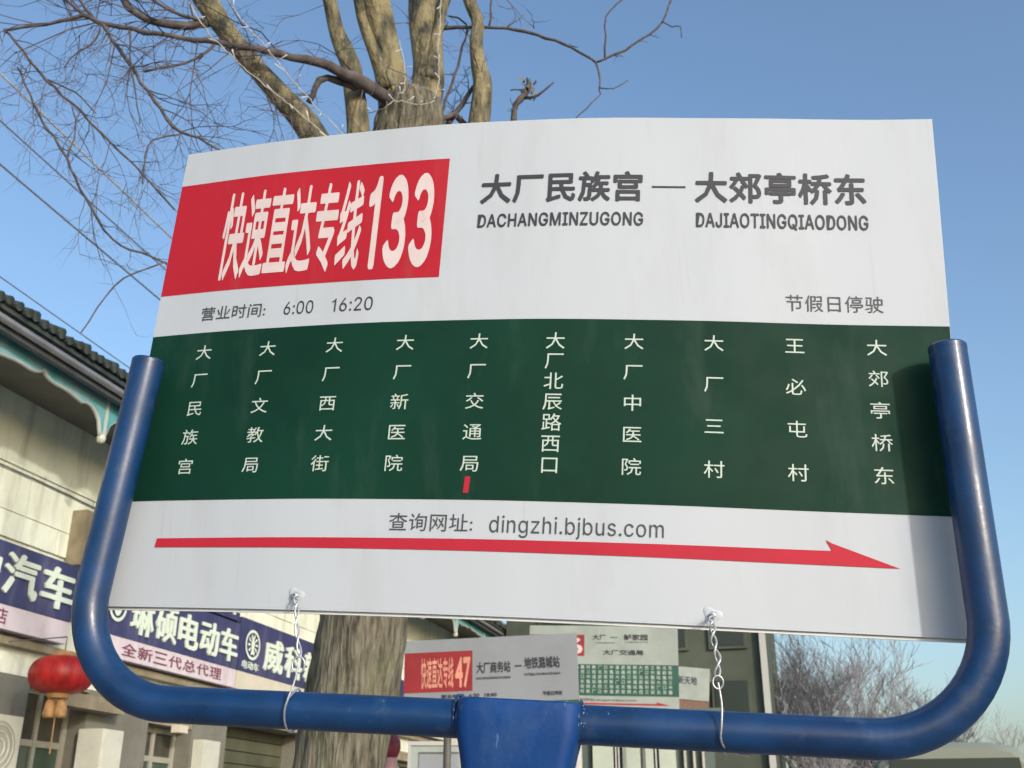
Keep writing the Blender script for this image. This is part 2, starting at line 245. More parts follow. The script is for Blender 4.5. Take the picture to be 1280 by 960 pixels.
GLYPH = {
 '0': (453, "227,-7 191,-3 158,7 130,24 105,48 85,77 69,113 57,155 50,202 48,254 50,306 57,353 69,395 85,431 106,461 130,484 159,502 191,512 227,516 262,512 295,502 323,484 348,461 368,431 384,395 396,353 403,306 405,254 403,202 396,155 384,113 368,77 348,48 323,24 295,7 263,-3 227,50 250,52 271,60 290,74 306,92 320,116 330,144 338,176 342,213 344,254 342,295 338,332 330,365 320,393 306,416 290,435 271,449 250,457 227,460 203,457 182,449 163,435 147,416 134,393 123,365 115,332 111,295 109,254 111,213 115,176 123,144 134,116 147,92 163,74 182,60 203,52", "17.19.18 16.19.17 16.20.19 15.20.16 15.21.20 14.21.15 14.22.21 14.54.22 54.53.22 53.23.22 13.55.14 55.54.14 13.56.55 52.23.53 13.57.56 51.23.52 13.58.57 50.23.51 50.24.23 12.58.13 12.59.58 49.24.50 11.59.12 49.25.24 11.60.59 48.25.49 11.61.60 47.25.48 10.61.11 47.26.25 10.62.61 46.26.47 9.62.10 46.27.26 9.63.62 45.27.46 8.63.9 8.64.63 44.27.45 44.28.27 8.65.64 43.28.44 7.65.8 43.29.28 7.66.65 42.29.43 6.66.7 42.30.29 6.67.66 41.30.42 40.30.41 6.68.67 5.68.6 40.31.30 5.69.68 39.31.40 39.32.31 4.69.5 4.70.69 38.32.39 4.71.70 37.32.38 36.32.37 4.36.71 4.32.36 4.33.32 3.33.4 2.33.3 2.34.33 2.35.34 1.35.2 1.0.35"),
 '1': (453, "76,0 76,55 391,55 391,0 276,509 276,0 212,0 212,448 209,448 86,358 86,427 198,509", "10.4.11 10.8.4 8.7.4 7.5.4 10.9.8 6.5.7 0.2.1 0.3.2"),
 '2': (453, "64,0 64,47 234,229 252,248 268,266 282,282 294,298 303,312 311,327 316,341 319,356 320,371 319,389 315,405 308,419 298,431 287,441 273,449 258,455 241,458 224,460 205,458 188,454 172,447 159,438 148,427 139,413 132,398 128,381 127,362 66,362 68,391 75,418 86,442 102,464 121,482 143,496 168,507 196,513 225,516 254,513 281,507 306,497 328,482 346,465 361,445 372,423 379,398 381,372 380,354 377,336 371,318 363,299 351,280 336,259 317,235 294,209 267,180 153,60 153,57 389,57 389,0", "38.40.39 38.41.40 37.41.38 37.42.41 36.42.37 36.43.42 35.43.36 35.44.43 34.44.35 34.20.44 20.19.44 19.45.44 33.21.34 21.20.34 18.45.19 33.22.21 17.45.18 33.23.22 16.45.17 33.24.23 16.46.45 32.24.33 15.46.16 32.25.24 14.46.15 32.26.25 14.47.46 13.47.14 31.26.32 31.27.26 12.47.13 12.48.47 31.28.27 30.28.31 11.48.12 30.29.28 11.49.48 10.49.11 9.49.10 9.50.49 8.50.9 8.51.50 7.51.8 7.52.51 6.52.7 6.53.52 5.53.6 4.53.5 4.54.53 3.54.4 3.55.54 2.55.3 2.56.55 1.56.2 1.57.56 1.58.57 1.59.58 1.60.59 1.61.60 0.61.1"),
 '3': (453, "218,-7 188,-5 159,1 133,10 108,22 88,38 70,57 57,79 48,104 44,132 109,132 112,115 118,100 126,87 137,76 150,66 165,59 182,54 200,51 219,50 239,51 258,55 275,61 291,69 304,80 315,93 323,108 328,125 329,145 328,163 323,180 316,196 306,211 292,223 275,234 254,241 229,246 201,248 157,248 157,299 288,448 288,452 70,452 70,509 372,509 372,461 211,278 211,289 247,290 279,286 308,276 333,262 354,244 371,222 383,198 391,173 393,145 390,116 383,90 370,66 354,45 333,27 309,12 281,2 251,-5", "42.44.43 42.45.44 42.41.45 41.40.45 40.46.45 39.47.40 47.46.40 38.47.39 47.49.48 38.49.47 38.50.49 38.51.50 38.37.51 37.52.51 36.52.37 35.52.36 35.53.52 34.53.35 33.53.34 32.53.33 32.54.53 31.54.32 31.55.54 30.55.31 29.55.30 29.56.55 28.56.29 27.56.28 27.57.56 8.10.9 8.11.10 26.57.27 26.58.57 8.12.11 25.58.26 7.12.8 7.13.12 24.58.25 24.59.58 7.14.13 23.59.24 6.14.7 6.15.14 22.59.23 6.16.15 22.60.59 21.60.22 6.17.16 5.17.6 20.60.21 5.18.17 19.60.20 5.19.18 5.60.19 5.61.60 4.61.5 4.62.61 3.62.4 3.63.62 2.63.3 2.64.63 1.64.2 1.0.64"),
 '4': (453, "40,105 40,158 247,509 311,509 109,166 109,163 413,163 413,105 282,0 282,121 282,146 282,318 343,318 343,0", "1.3.2 1.4.3 10.12.11 10.13.12 1.5.4 1.6.5 1.10.6 10.7.6 0.10.1 0.9.10 13.7.10 0.8.9 8.7.0 8.13.7"),
 '6': (453, "226,-7 196,-4 168,3 142,15 119,31 100,51 84,74 73,101 66,130 64,162 65,187 71,212 80,239 93,268 112,302 137,340 252,509 322,509 151,261 145,261 151,270 157,279 165,288 174,295 184,302 196,307 208,311 221,313 235,314 265,312 291,305 316,295 337,280 355,262 370,240 380,215 387,187 389,157 387,127 379,98 368,73 352,50 333,30 310,14 284,3 257,-4 226,48 245,50 263,55 279,63 293,73 304,86 314,101 322,119 326,137 327,157 326,178 322,196 314,213 304,228 293,241 279,251 263,259 245,264 226,265 207,264 190,259 174,252 160,241 148,229 138,214 131,197 126,179 125,158 126,138 131,119 138,102 148,86 160,73 174,63 190,55 207,50", "15.17.16 15.23.17 23.18.17 14.23.15 27.29.28 26.29.27 26.30.29 25.30.26 24.30.25 24.31.30 13.23.14 23.31.24 13.22.23 18.31.23 18.32.31 13.21.22 18.64.32 64.33.32 13.20.21 13.19.20 12.19.13 18.65.64 63.33.64 18.66.65 62.33.63 62.34.33 12.18.19 12.66.18 12.67.66 61.34.62 12.68.67 60.34.61 12.69.68 59.34.60 59.35.34 11.69.12 11.70.69 58.35.59 58.36.35 11.71.70 57.36.58 10.71.11 10.72.71 56.36.57 56.37.36 9.72.10 9.73.72 55.37.56 8.73.9 8.74.73 54.37.55 54.38.37 8.75.74 53.38.54 7.75.8 53.39.38 7.76.75 52.39.53 7.77.76 51.39.52 6.77.7 51.40.39 6.78.77 50.40.51 5.78.6 5.79.78 49.40.50 49.41.40 5.80.79 48.41.49 5.81.80 47.41.48 4.81.5 4.46.81 46.41.47 46.42.41 4.42.46 3.42.4 3.43.42 2.43.3 2.44.43 1.44.2 1.45.44 0.45.1"),
 '7': (453, "97,0 323,448 323,452 62,452 62,509 391,509 391,449 165,0", "3.5.4 3.2.5 2.6.5 1.6.2 1.7.6 0.7.1"),
 ':': (188, "95,271 83,272 73,277 63,284 55,294 51,304 50,316 51,328 55,339 63,349 73,356 83,360 95,362 107,360 118,356 128,349 135,339 140,328 141,316 140,304 135,294 128,284 118,277 107,272 95,-4 83,-3 73,1 63,9 55,18 51,29 50,41 51,53 55,64 63,73 73,81 83,85 95,87 107,85 118,81 128,73 135,64 140,53 141,41 140,29 135,18 128,9 118,1 107,-3", "35.37.36 34.37.35 34.38.37 34.39.38 33.39.34 32.39.33 32.40.39 31.40.32 31.41.40 30.41.31 30.42.41 29.42.30 29.43.42 28.43.29 28.44.43 27.44.28 27.45.44 26.45.27 26.46.45 25.46.26 25.47.46 24.47.25 11.13.12 11.14.13 10.14.11 10.15.14 9.15.10 8.15.9 8.16.15 7.16.8 7.17.16 6.17.7 6.18.17 5.18.6 5.19.18 5.20.19 4.20.5 3.20.4 3.21.20 2.21.3 2.22.21 2.23.22 1.23.2 1.0.23"),
 '.': (188, "95,-4 83,-3 73,1 63,9 55,18 51,29 50,41 51,53 55,64 63,73 73,81 83,85 95,87 107,85 118,81 128,73 135,64 140,53 141,41 140,29 135,18 128,9 118,1 107,-3", "11.13.12 10.13.11 10.14.13 10.15.14 9.15.10 8.15.9 8.16.15 7.16.8 7.17.16 6.17.7 6.18.17 5.18.6 5.19.18 4.19.5 4.20.19 3.20.4 3.21.20 2.21.3 2.22.21 1.22.2 1.23.22 0.23.1"),
 'D': (502, "219,0 96,0 96,57 215,57 254,60 288,68 318,81 343,99 363,122 379,149 390,181 397,216 399,255 397,294 390,329 379,361 364,388 344,410 320,428 291,441 258,449 221,452 93,452 93,509 225,509 273,505 315,495 353,478 385,455 412,426 433,391 449,351 458,306 462,255 458,205 449,159 433,119 411,83 384,54 351,31 312,14 268,3 125,509 125,0 60,0 60,509", "44.23.45 23.42.45 44.22.23 42.24.23 43.24.42 43.21.24 21.25.24 21.26.25 21.27.26 21.28.27 21.20.28 20.29.28 44.21.22 44.2.21 2.43.21 19.29.20 18.29.19 17.29.18 17.30.29 16.30.17 16.31.30 15.31.16 14.31.15 14.32.31 13.32.14 13.33.32 12.33.13 11.33.12 11.34.33 10.34.11 10.35.34 9.35.10 9.36.35 8.36.9 7.36.8 7.37.36 6.37.7 6.38.37 5.38.6 4.38.5 3.38.4 44.1.2 43.3.2 43.38.3 43.39.38 43.40.39 43.41.40 43.0.41 1.43.44 43.0.1"),
 'A': (480, "16,0 201,509 276,509 463,0 395,0 287,302 280,323 272,346 264,372 255,402 244,438 232,478 245,478 233,437 222,402 213,371 204,345 197,322 191,302 85,0 110,142 110,199 370,199 370,142", "0.11.1 11.2.1 11.12.2 12.3.2 0.21.11 21.13.11 13.10.11 13.10.12 10.22.12 22.3.12 9.22.10 21.14.13 8.22.9 21.15.14 7.22.8 21.16.15 6.22.7 21.17.16 5.22.6 21.18.17 21.20.18 20.19.18 4.23.5 23.22.5 0.20.21 20.22.21 20.23.22 23.3.22 0.19.20 4.3.23"),
 'C': (510, "267,-7 225,-3 186,7 150,25 119,49 92,79 70,115 53,157 44,203 40,254 44,305 53,352 70,393 92,429 119,459 150,484 186,501 225,512 267,516 293,514 317,511 340,504 362,496 383,485 402,471 419,456 435,438 448,418 459,397 467,373 473,348 408,348 404,365 397,380 389,395 380,407 369,418 357,428 344,437 330,444 315,449 300,453 284,455 267,456 237,453 209,445 184,432 161,414 141,391 125,364 113,332 106,295 103,254 106,213 113,177 125,145 141,117 161,94 184,76 210,63 237,56 267,53 284,54 300,56 315,60 330,65 344,72 357,81 369,90 380,102 389,114 397,128 404,144 408,160 473,160 467,135 459,112 448,91 435,71 420,53 402,38 383,24 363,13 341,5 317,-2 293,-6", "17.19.18 17.20.19 16.20.17 16.21.20 16.22.21 15.22.16 15.23.22 15.24.23 14.24.15 14.25.24 13.44.14 44.43.14 43.25.14 42.25.43 42.26.25 41.26.42 13.45.44 40.26.41 39.26.40 13.46.45 38.26.39 38.27.26 37.27.38 13.47.46 12.47.13 36.27.37 35.27.36 35.28.27 12.48.47 34.28.35 34.29.28 33.29.34 11.48.12 11.49.48 32.29.33 32.30.29 31.30.32 11.50.49 10.50.11 10.51.50 9.51.10 9.52.51 8.52.9 8.53.52 8.54.53 7.54.8 7.55.54 72.74.73 72.75.74 6.55.7 6.56.55 71.75.72 71.76.75 70.76.71 6.57.56 5.57.6 69.76.70 69.77.76 68.77.69 5.58.57 68.78.77 67.78.68 66.78.67 4.58.5 4.59.58 65.78.66 65.79.78 64.79.65 4.60.59 63.79.64 62.79.63 4.61.60 61.79.62 61.80.79 4.80.61 3.80.4 3.81.80 2.81.3 2.82.81 2.83.82 1.83.2 1.84.83 1.85.84 0.85.1"),
 'H': (517, "60,0 60,509 125,509 125,289 392,289 392,509 457,509 457,0 392,0 392,232 125,232 125,0", "0.2.1 0.3.2 4.6.5 4.7.6 0.10.3 10.4.3 10.9.4 9.7.4 0.11.10 8.7.9"),
 'N': (523, "60,0 60,509 136,509 343,183 349,174 355,163 363,151 371,137 379,122 388,107 396,90 405,73 414,55 405,54 403,72 402,90 401,108 400,126 399,142 399,157 399,171 399,184 399,195 399,509 463,509 463,0 387,0 202,290 194,303 186,317 177,331 168,346 159,363 148,381 136,402 123,425 108,452 119,454 120,429 121,406 122,384 123,363 124,345 124,328 125,313 125,301 125,291 125,0", "0.36.1 36.2.1 36.37.2 37.3.2 22.24.23 22.25.24 38.3.37 0.38.36 38.35.36 0.39.38 35.3.38 34.3.35 0.40.39 33.3.34 0.41.40 32.3.33 0.42.41 31.3.32 30.3.31 0.43.42 29.3.30 0.44.43 28.3.29 0.45.44 27.3.28 0.46.45 0.47.46 26.3.27 21.25.22 20.25.21 26.4.3 26.5.4 19.25.20 26.6.5 18.25.19 26.7.6 17.25.18 26.8.7 16.25.17 26.9.8 15.25.16 26.10.9 14.11.15 11.25.15 26.14.10 14.11.10 12.25.11 26.13.14 13.25.12 26.25.13"),
 'G': (520, "269,-7 225,-3 185,7 149,25 118,49 91,79 69,116 53,157 43,203 40,254 43,305 53,352 69,393 91,429 117,459 149,484 184,501 223,512 265,516 291,514 316,510 340,504 363,494 384,483 403,469 421,453 436,436 449,416 460,395 468,373 474,349 408,349 402,365 395,379 387,393 378,406 368,417 356,427 344,436 330,443 315,448 300,453 283,455 265,456 236,453 209,445 183,432 160,414 141,392 125,364 113,332 106,295 103,254 106,213 113,177 125,145 141,117 161,95 184,76 210,63 238,56 269,53 296,55 322,61 345,71 365,85 382,102 396,123 407,147 413,173 415,202 434,199 283,199 283,256 478,256 478,200 475,160 466,124 451,91 431,62 406,38 377,19 344,5 308,-4", "17.19.18 17.20.19 16.20.17 16.21.20 16.22.21 15.22.16 15.23.22 14.23.15 14.24.23 14.25.24 13.44.14 44.43.14 43.25.14 42.25.43 41.25.42 41.26.25 13.45.44 40.26.41 39.26.40 13.46.45 38.26.39 38.27.26 37.27.38 13.47.46 12.47.13 36.27.37 35.27.36 35.28.27 12.48.47 34.28.35 34.29.28 11.48.12 33.29.34 11.49.48 32.29.33 32.30.29 31.30.32 11.50.49 10.50.11 10.51.50 9.51.10 9.52.51 72.74.73 72.70.74 70.75.74 8.52.9 8.53.52 8.54.53 7.54.8 72.69.70 71.75.70 71.76.75 69.71.72 69.76.71 7.55.54 68.76.69 68.77.76 6.55.7 67.77.68 6.56.55 67.78.77 66.78.67 6.57.56 5.57.6 65.78.66 5.58.57 65.79.78 64.79.65 4.58.5 4.59.58 63.79.64 4.60.59 63.80.79 62.80.63 4.61.60 61.80.62 4.80.61 3.80.4 3.81.80 2.81.3 2.82.81 1.82.2 1.83.82 0.83.1"),
 'M': (628, "60,0 60,509 152,509 277,187 280,179 284,170 287,159 291,147 295,135 299,123 303,110 307,97 311,84 315,71 319,60 322,49 307,49 311,59 314,71 318,83 322,95 326,108 330,121 334,134 338,146 342,158 346,169 349,179 352,187 476,509 568,509 568,0 504,0 504,291 504,302 504,314 504,327 505,340 505,354 505,369 505,383 506,398 506,413 506,428 507,443 507,457 513,457 508,441 503,425 498,409 492,393 487,378 482,363 477,348 472,335 467,322 463,310 459,300 456,291 342,0 286,0 170,291 167,300 163,310 159,321 155,333 150,347 145,361 140,376 134,392 129,408 124,424 118,441 112,457 119,457 119,444 120,430 120,416 120,401 121,386 121,372 121,357 121,342 122,328 122,315 122,302 122,291 122,0", "0.73.1 73.2.1 73.74.2 74.3.2 28.45.29 45.30.29 45.46.30 46.31.30 0.72.73 75.3.74 28.44.45 47.31.46 76.3.75 28.48.44 48.43.44 48.43.47 43.31.47 0.76.72 76.71.72 0.77.76 71.3.76 42.31.43 28.49.48 70.3.71 0.78.77 41.31.42 28.50.49 69.3.70 0.79.78 40.31.41 28.51.50 68.3.69 0.80.79 39.31.40 28.52.51 67.3.68 0.81.80 38.31.39 28.53.52 66.3.67 0.82.81 37.31.38 28.54.53 65.3.66 0.83.82 36.31.37 28.55.54 64.3.65 0.84.83 35.31.36 28.56.55 63.3.64 0.85.84 34.31.35 28.57.56 62.3.63 0.86.85 33.31.34 28.58.57 61.3.62 0.87.86 60.3.61 28.59.58 32.31.33 60.4.3 27.59.28 60.5.4 26.59.27 60.6.5 25.59.26 60.7.6 24.59.25 60.8.7 23.59.24 60.9.8 22.59.23 60.10.9 21.59.22 60.11.10 20.59.21 60.12.11 19.59.20 60.18.12 18.13.12 18.13.19 13.59.19 14.59.13 60.17.18 15.59.14 60.16.17 60.15.16 60.59.15"),
 'I': (300, "31,0 31,57 118,57 118,452 31,452 31,509 269,509 269,452 183,452 183,57 269,57 269,0", "4.6.5 4.7.6 3.7.4 2.8.3 8.7.3 2.9.8 0.2.1 0.9.2 0.10.9 0.11.10"),
 'Z': (438, "42,0 42,46 273,385 284,400 295,415 306,431 318,446 329,461 341,476 348,454 327,453 306,453 285,452 265,452 244,452 223,452 40,452 40,509 397,509 397,462 169,129 157,113 146,97 134,81 122,65 110,49 97,33 90,54 111,55 131,56 152,57 173,57 193,57 214,57 399,57 399,0", "16.18.17 16.8.18 8.19.18 16.7.8 9.19.8 9.20.19 16.11.7 11.6.7 10.20.9 11.6.10 6.20.10 16.12.11 16.13.12 16.14.13 16.15.14 5.20.6 4.20.5 3.20.4 2.20.3 1.20.2 1.21.20 1.22.21 1.23.22 1.24.23 1.27.24 27.28.24 28.25.24 32.34.33 32.35.34 31.35.32 30.35.31 29.35.30 28.35.29 25.35.28 1.26.27 26.35.25 0.26.1 0.35.26"),
 'U': (517, "259,-8 220,-6 186,2 154,15 126,33 103,55 85,80 71,108 63,140 60,173 60,509 124,509 124,178 126,155 132,133 141,113 153,95 169,80 187,68 208,59 232,53 259,52 285,53 309,59 331,68 349,80 364,95 377,113 385,133 391,155 393,178 393,509 457,509 457,173 454,140 446,108 433,80 414,55 391,33 363,15 332,2 297,-6", "9.11.10 9.12.11 30.32.31 30.33.32 9.13.12 29.33.30 8.13.9 29.34.33 8.14.13 28.34.29 7.14.8 28.35.34 27.35.28 7.15.14 7.16.15 26.35.27 6.16.7 26.36.35 6.17.16 25.36.26 6.18.17 24.36.25 5.18.6 24.37.36 5.19.18 23.37.24 5.20.19 22.37.23 22.38.37 4.20.5 4.21.20 21.38.22 4.38.21 3.38.4 3.39.38 2.39.3 2.40.39 1.40.2 1.41.40 0.41.1"),
 'O': (533, "267,-7 225,-3 186,7 150,25 119,49 92,79 70,115 53,157 44,203 40,254 44,305 53,352 70,393 92,429 119,459 150,484 186,501 225,512 267,516 309,512 348,501 384,484 415,459 442,429 464,393 480,352 490,305 493,254 490,203 480,157 464,115 442,79 415,49 384,25 348,7 309,-3 267,53 296,55 324,63 349,76 372,94 392,116 408,144 420,176 428,213 430,254 428,295 420,332 408,365 392,392 372,415 349,433 324,446 296,453 267,456 237,453 210,445 184,433 161,415 142,392 125,364 113,332 106,295 103,254 106,213 113,176 125,144 142,117 161,94 184,76 210,63 237,55", "17.19.18 16.19.17 16.20.19 15.20.16 15.21.20 14.21.15 14.22.21 13.55.14 55.54.14 54.22.14 54.53.22 53.23.22 52.23.53 13.56.55 51.23.52 13.57.56 50.23.51 13.58.57 50.24.23 12.58.13 49.24.50 12.59.58 11.59.12 49.25.24 48.25.49 11.60.59 47.25.48 11.61.60 10.61.11 47.26.25 46.26.47 10.62.61 9.62.10 46.27.26 45.27.46 9.63.62 8.63.9 8.64.63 44.27.45 44.28.27 8.65.64 43.28.44 7.65.8 43.29.28 7.66.65 42.29.43 6.66.7 42.30.29 6.67.66 41.30.42 6.68.67 40.30.41 5.68.6 40.31.30 5.69.68 39.31.40 39.32.31 4.69.5 4.70.69 38.32.39 4.71.70 37.32.38 4.36.71 36.32.37 4.32.36 4.33.32 3.33.4 2.33.3 2.34.33 1.34.2 1.35.34 1.0.35"),
 'J': (396, "185,-7 143,-2 106,11 75,33 52,63 38,100 33,145 33,173 98,173 98,145 100,117 108,93 122,74 139,61 160,53 185,50 209,53 230,61 248,74 261,93 269,117 272,145 272,509 336,509 336,145 332,100 318,63 294,33 263,11 227,-2", "21.23.22 21.24.23 6.8.7 6.9.8 5.9.6 5.10.9 20.24.21 20.25.24 5.11.10 19.25.20 4.11.5 19.26.25 18.26.19 4.12.11 4.13.12 17.26.18 17.27.26 3.13.4 3.14.13 16.27.17 3.15.14 15.27.16 3.27.15 2.27.3 2.28.27 1.28.2 1.29.28 0.29.1"),
 'T': (449, "32,452 32,509 417,509 417,452 257,452 257,0 193,0 193,452", "0.2.1 0.3.2 7.3.0 6.4.7 4.3.7 6.5.4"),
 'Q': (533, "245,159 313,159 369,85 384,65 468,-48 401,-48 346,27 331,46 267,-7 225,-3 186,7 150,25 119,49 92,79 70,115 53,157 44,203 40,254 44,305 53,352 70,393 92,429 119,459 150,484 186,501 225,512 267,516 309,512 348,501 384,484 415,459 442,429 464,393 480,352 490,305 493,254 490,203 480,157 464,115 442,79 415,49 384,25 348,7 309,-3 267,53 296,55 324,63 349,76 372,94 392,116 408,144 420,176 428,213 430,254 428,295 420,332 408,365 392,392 372,415 349,433 324,446 296,453 267,456 237,453 210,445 184,433 161,415 142,392 125,364 113,332 106,295 103,254 106,213 113,176 125,144 142,117 161,94 184,76 210,63 237,55", "25.27.26 24.27.25 24.28.27 23.28.24 23.29.28 22.29.23 22.30.29 21.63.22 63.62.22 62.30.22 62.61.30 61.31.30 60.31.61 21.64.63 59.31.60 21.65.64 58.31.59 21.66.65 58.32.31 20.66.21 57.32.58 20.67.66 19.67.20 57.33.32 56.33.57 19.68.67 55.33.56 19.69.68 18.69.19 55.34.33 54.34.55 18.70.69 17.70.18 54.35.34 53.35.54 17.71.70 16.71.17 16.72.71 52.35.53 52.36.35 16.73.72 51.36.52 15.73.16 51.37.36 15.74.73 50.37.51 7.46.0 46.1.0 46.47.1 47.2.1 14.74.15 50.38.37 14.75.74 49.38.50 14.76.75 48.38.49 13.76.14 48.39.38 13.77.76 47.2.48 2.39.48 3.39.2 3.40.39 12.77.13 12.78.77 4.40.3 12.79.78 45.7.46 12.44.79 44.7.45 12.7.44 41.4.40 11.7.12 11.6.7 11.42.6 42.5.6 10.42.11 42.4.41 9.42.10 9.43.42 5.4.42 9.8.43"),
 'E': (419, "60,0 60,509 372,509 372,452 125,452 125,286 355,286 355,229 125,229 125,57 375,57 375,0", "0.4.1 4.2.1 4.3.2 0.5.4 0.8.5 8.6.5 8.7.6 0.9.8 0.10.9 0.11.10"),
 'L': (393, "60,0 60,509 125,509 125,57 361,57 361,0", "0.2.1 0.3.2 0.4.3 0.5.4"),
 'd': (424, "195,-8 165,-6 137,3 111,16 89,34 70,57 55,84 43,116 36,151 34,189 36,227 43,261 55,293 70,320 89,342 112,361 137,374 165,382 196,384 218,383 237,379 253,373 267,364 278,355 287,346 295,336 301,327 306,319 311,319 311,509 372,509 372,0 313,0 313,59 307,59 301,50 295,41 287,31 277,21 266,12 252,4 236,-3 217,-7 205,47 226,49 246,55 263,65 278,78 290,95 299,115 306,138 310,162 312,189 310,216 306,241 300,263 290,282 278,299 263,312 246,322 227,328 205,330 182,328 162,322 145,311 130,298 118,281 108,261 102,239 98,215 96,189 98,163 102,139 109,117 118,97 130,80 145,66 162,55 182,49", "28.30.29 28.31.30 17.19.18 17.20.19 16.20.17 16.21.20 15.21.16 15.22.21 15.23.22 14.23.15 14.24.23 14.25.24 13.61.14 61.25.14 61.26.25 13.62.61 60.26.61 59.26.60 13.63.62 59.27.26 58.27.59 13.64.63 12.64.13 58.28.27 58.57.28 57.56.28 56.55.28 55.54.28 54.31.28 12.65.64 12.66.65 11.66.12 11.67.66 10.67.11 10.68.67 53.31.54 10.69.68 9.69.10 52.31.53 9.70.69 9.71.70 51.31.52 8.71.9 8.72.71 50.31.51 7.72.8 7.73.72 49.31.50 7.74.73 6.74.7 48.31.49 6.75.74 47.33.48 33.31.48 5.75.6 5.76.75 46.33.47 5.77.76 45.34.46 34.33.46 45.35.34 32.31.33 4.77.5 4.78.77 44.35.45 44.36.35 4.43.78 43.36.44 4.36.43 4.37.36 3.37.4 3.38.37 3.39.38 2.39.3 2.40.39 2.41.40 1.41.2 1.42.41 0.42.1"),
 'i': (167, "84,443 73,444 63,448 54,455 47,463 43,472 41,483 43,494 47,504 54,512 63,518 73,522 84,524 95,522 105,518 114,512 121,504 125,494 126,483 125,472 121,463 114,455 105,448 95,444 53,0 53,379 114,379 114,0", "24.26.25 24.27.26 11.13.12 10.13.11 10.14.13 9.14.10 9.15.14 8.15.9 8.16.15 7.16.8 7.17.16 6.17.7 6.18.17 5.18.6 5.19.18 4.19.5 4.20.19 3.20.4 3.21.20 2.21.3 2.22.21 1.22.2 1.23.22 0.23.1"),
 'n': (410, "114,227 114,0 53,0 53,379 112,379 112,287 102,287 116,319 132,344 152,362 175,374 200,382 227,384 252,383 275,377 295,369 313,356 328,340 341,321 350,298 355,271 357,240 357,0 296,0 296,235 293,263 286,286 273,304 256,318 235,326 210,329 192,328 176,324 161,317 147,308 136,297 126,283 119,266 115,248", "11.13.12 11.14.13 10.14.11 2.4.3 2.6.4 6.5.4 10.15.14 9.15.10 9.16.15 8.16.9 8.17.16 7.31.8 31.17.8 31.30.17 30.18.17 29.18.30 7.32.31 28.18.29 7.33.32 28.19.18 6.33.7 27.19.28 6.34.33 6.35.34 26.19.27 26.20.19 6.36.35 2.37.6 37.36.6 25.20.26 25.21.20 2.38.37 24.21.25 2.0.38 24.22.21 23.22.24 2.1.0"),
 'g': (425, "207,-151 180,-149 156,-146 134,-140 114,-132 97,-122 82,-110 70,-97 59,-84 51,-69 101,-41 107,-49 114,-57 122,-66 131,-74 142,-82 154,-88 169,-93 187,-96 207,-97 236,-95 261,-87 282,-75 298,-58 308,-34 311,-6 311,68 306,68 301,60 294,51 287,41 277,32 266,23 252,16 236,10 217,6 195,5 165,7 138,14 113,27 90,43 71,65 55,90 43,120 36,154 34,191 36,229 43,263 55,293 71,320 90,342 112,361 138,374 166,382 196,384 218,383 237,379 253,373 267,365 279,356 288,346 296,336 302,327 308,319 313,319 313,379 372,379 372,-9 370,-40 363,-67 350,-90 334,-109 314,-124 291,-136 265,-144 237,-149 205,59 227,61 246,66 264,75 278,87 290,103 300,121 307,142 311,166 312,193 311,219 307,242 300,264 291,283 279,299 264,312 247,322 227,328 205,330 182,328 163,322 145,312 130,298 118,282 109,262 102,241 98,218 96,193 98,167 102,144 109,123 118,104 131,88 145,76 163,66 183,61", "53.55.54 53.56.55 52.56.53 64.66.65 64.67.66 52.57.56 51.57.52 51.58.57 51.59.58 50.59.51 50.60.59 50.61.60 49.94.50 94.61.50 94.62.61 49.95.94 93.62.94 92.62.93 49.96.95 92.63.62 91.63.92 49.97.96 48.97.49 91.64.63 91.90.64 90.89.64 89.88.64 88.87.64 87.67.64 48.98.97 48.99.98 47.99.48 47.100.99 46.100.47 46.101.100 86.67.87 46.102.101 45.102.46 85.67.86 45.103.102 45.104.103 84.67.85 44.104.45 44.105.104 83.67.84 43.105.44 43.106.105 82.67.83 43.107.106 81.67.82 42.107.43 42.108.107 80.26.81 26.67.81 41.108.42 41.109.108 79.26.80 41.110.109 78.27.79 27.26.79 78.28.27 25.67.26 41.111.110 77.28.78 40.111.41 40.76.111 76.28.77 76.29.28 40.29.76 40.30.29 39.30.40 39.31.30 39.32.31 38.32.39 38.33.32 38.34.33 37.34.38 37.35.34 36.35.37 24.67.25 24.68.67 23.68.24 23.69.68 9.11.10 9.12.11 9.13.12 22.69.23 9.14.13 22.70.69 8.14.9 8.15.14 21.70.22 8.16.15 7.16.8 20.70.21 7.17.16 20.71.70 7.18.17 19.71.20 7.19.18 7.71.19 6.71.7 6.72.71 5.72.6 4.72.5 4.73.72 3.73.4 3.74.73 2.74.3 2.75.74 1.75.2 1.0.75"),
 'z': (380, "42,0 42,46 254,320 254,323 48,323 48,379 333,379 333,331 126,60 126,56 339,56 339,0", "4.6.5 4.7.6 4.3.7 3.2.7 2.8.7 1.8.2 1.9.8 1.10.9 1.11.10 0.11.1"),
 'h': (410, "114,227 114,0 53,0 53,509 114,509 114,287 102,287 116,319 132,344 152,362 175,374 200,382 227,384 252,383 275,377 295,369 313,356 328,340 341,321 350,298 355,271 357,240 357,0 296,0 296,235 293,263 286,286 273,304 256,318 235,326 210,329 192,328 176,324 161,317 147,308 136,297 126,283 119,266 115,248", "2.4.3 2.6.4 6.5.4 11.13.12 11.14.13 10.14.11 10.15.14 9.15.10 9.16.15 8.16.9 8.17.16 7.31.8 31.17.8 31.30.17 30.18.17 29.18.30 7.32.31 28.18.29 7.33.32 28.19.18 6.33.7 27.19.28 6.34.33 6.35.34 26.19.27 26.20.19 6.36.35 2.37.6 37.36.6 25.20.26 25.21.20 2.38.37 24.21.25 2.0.38 24.22.21 23.22.24 2.1.0"),
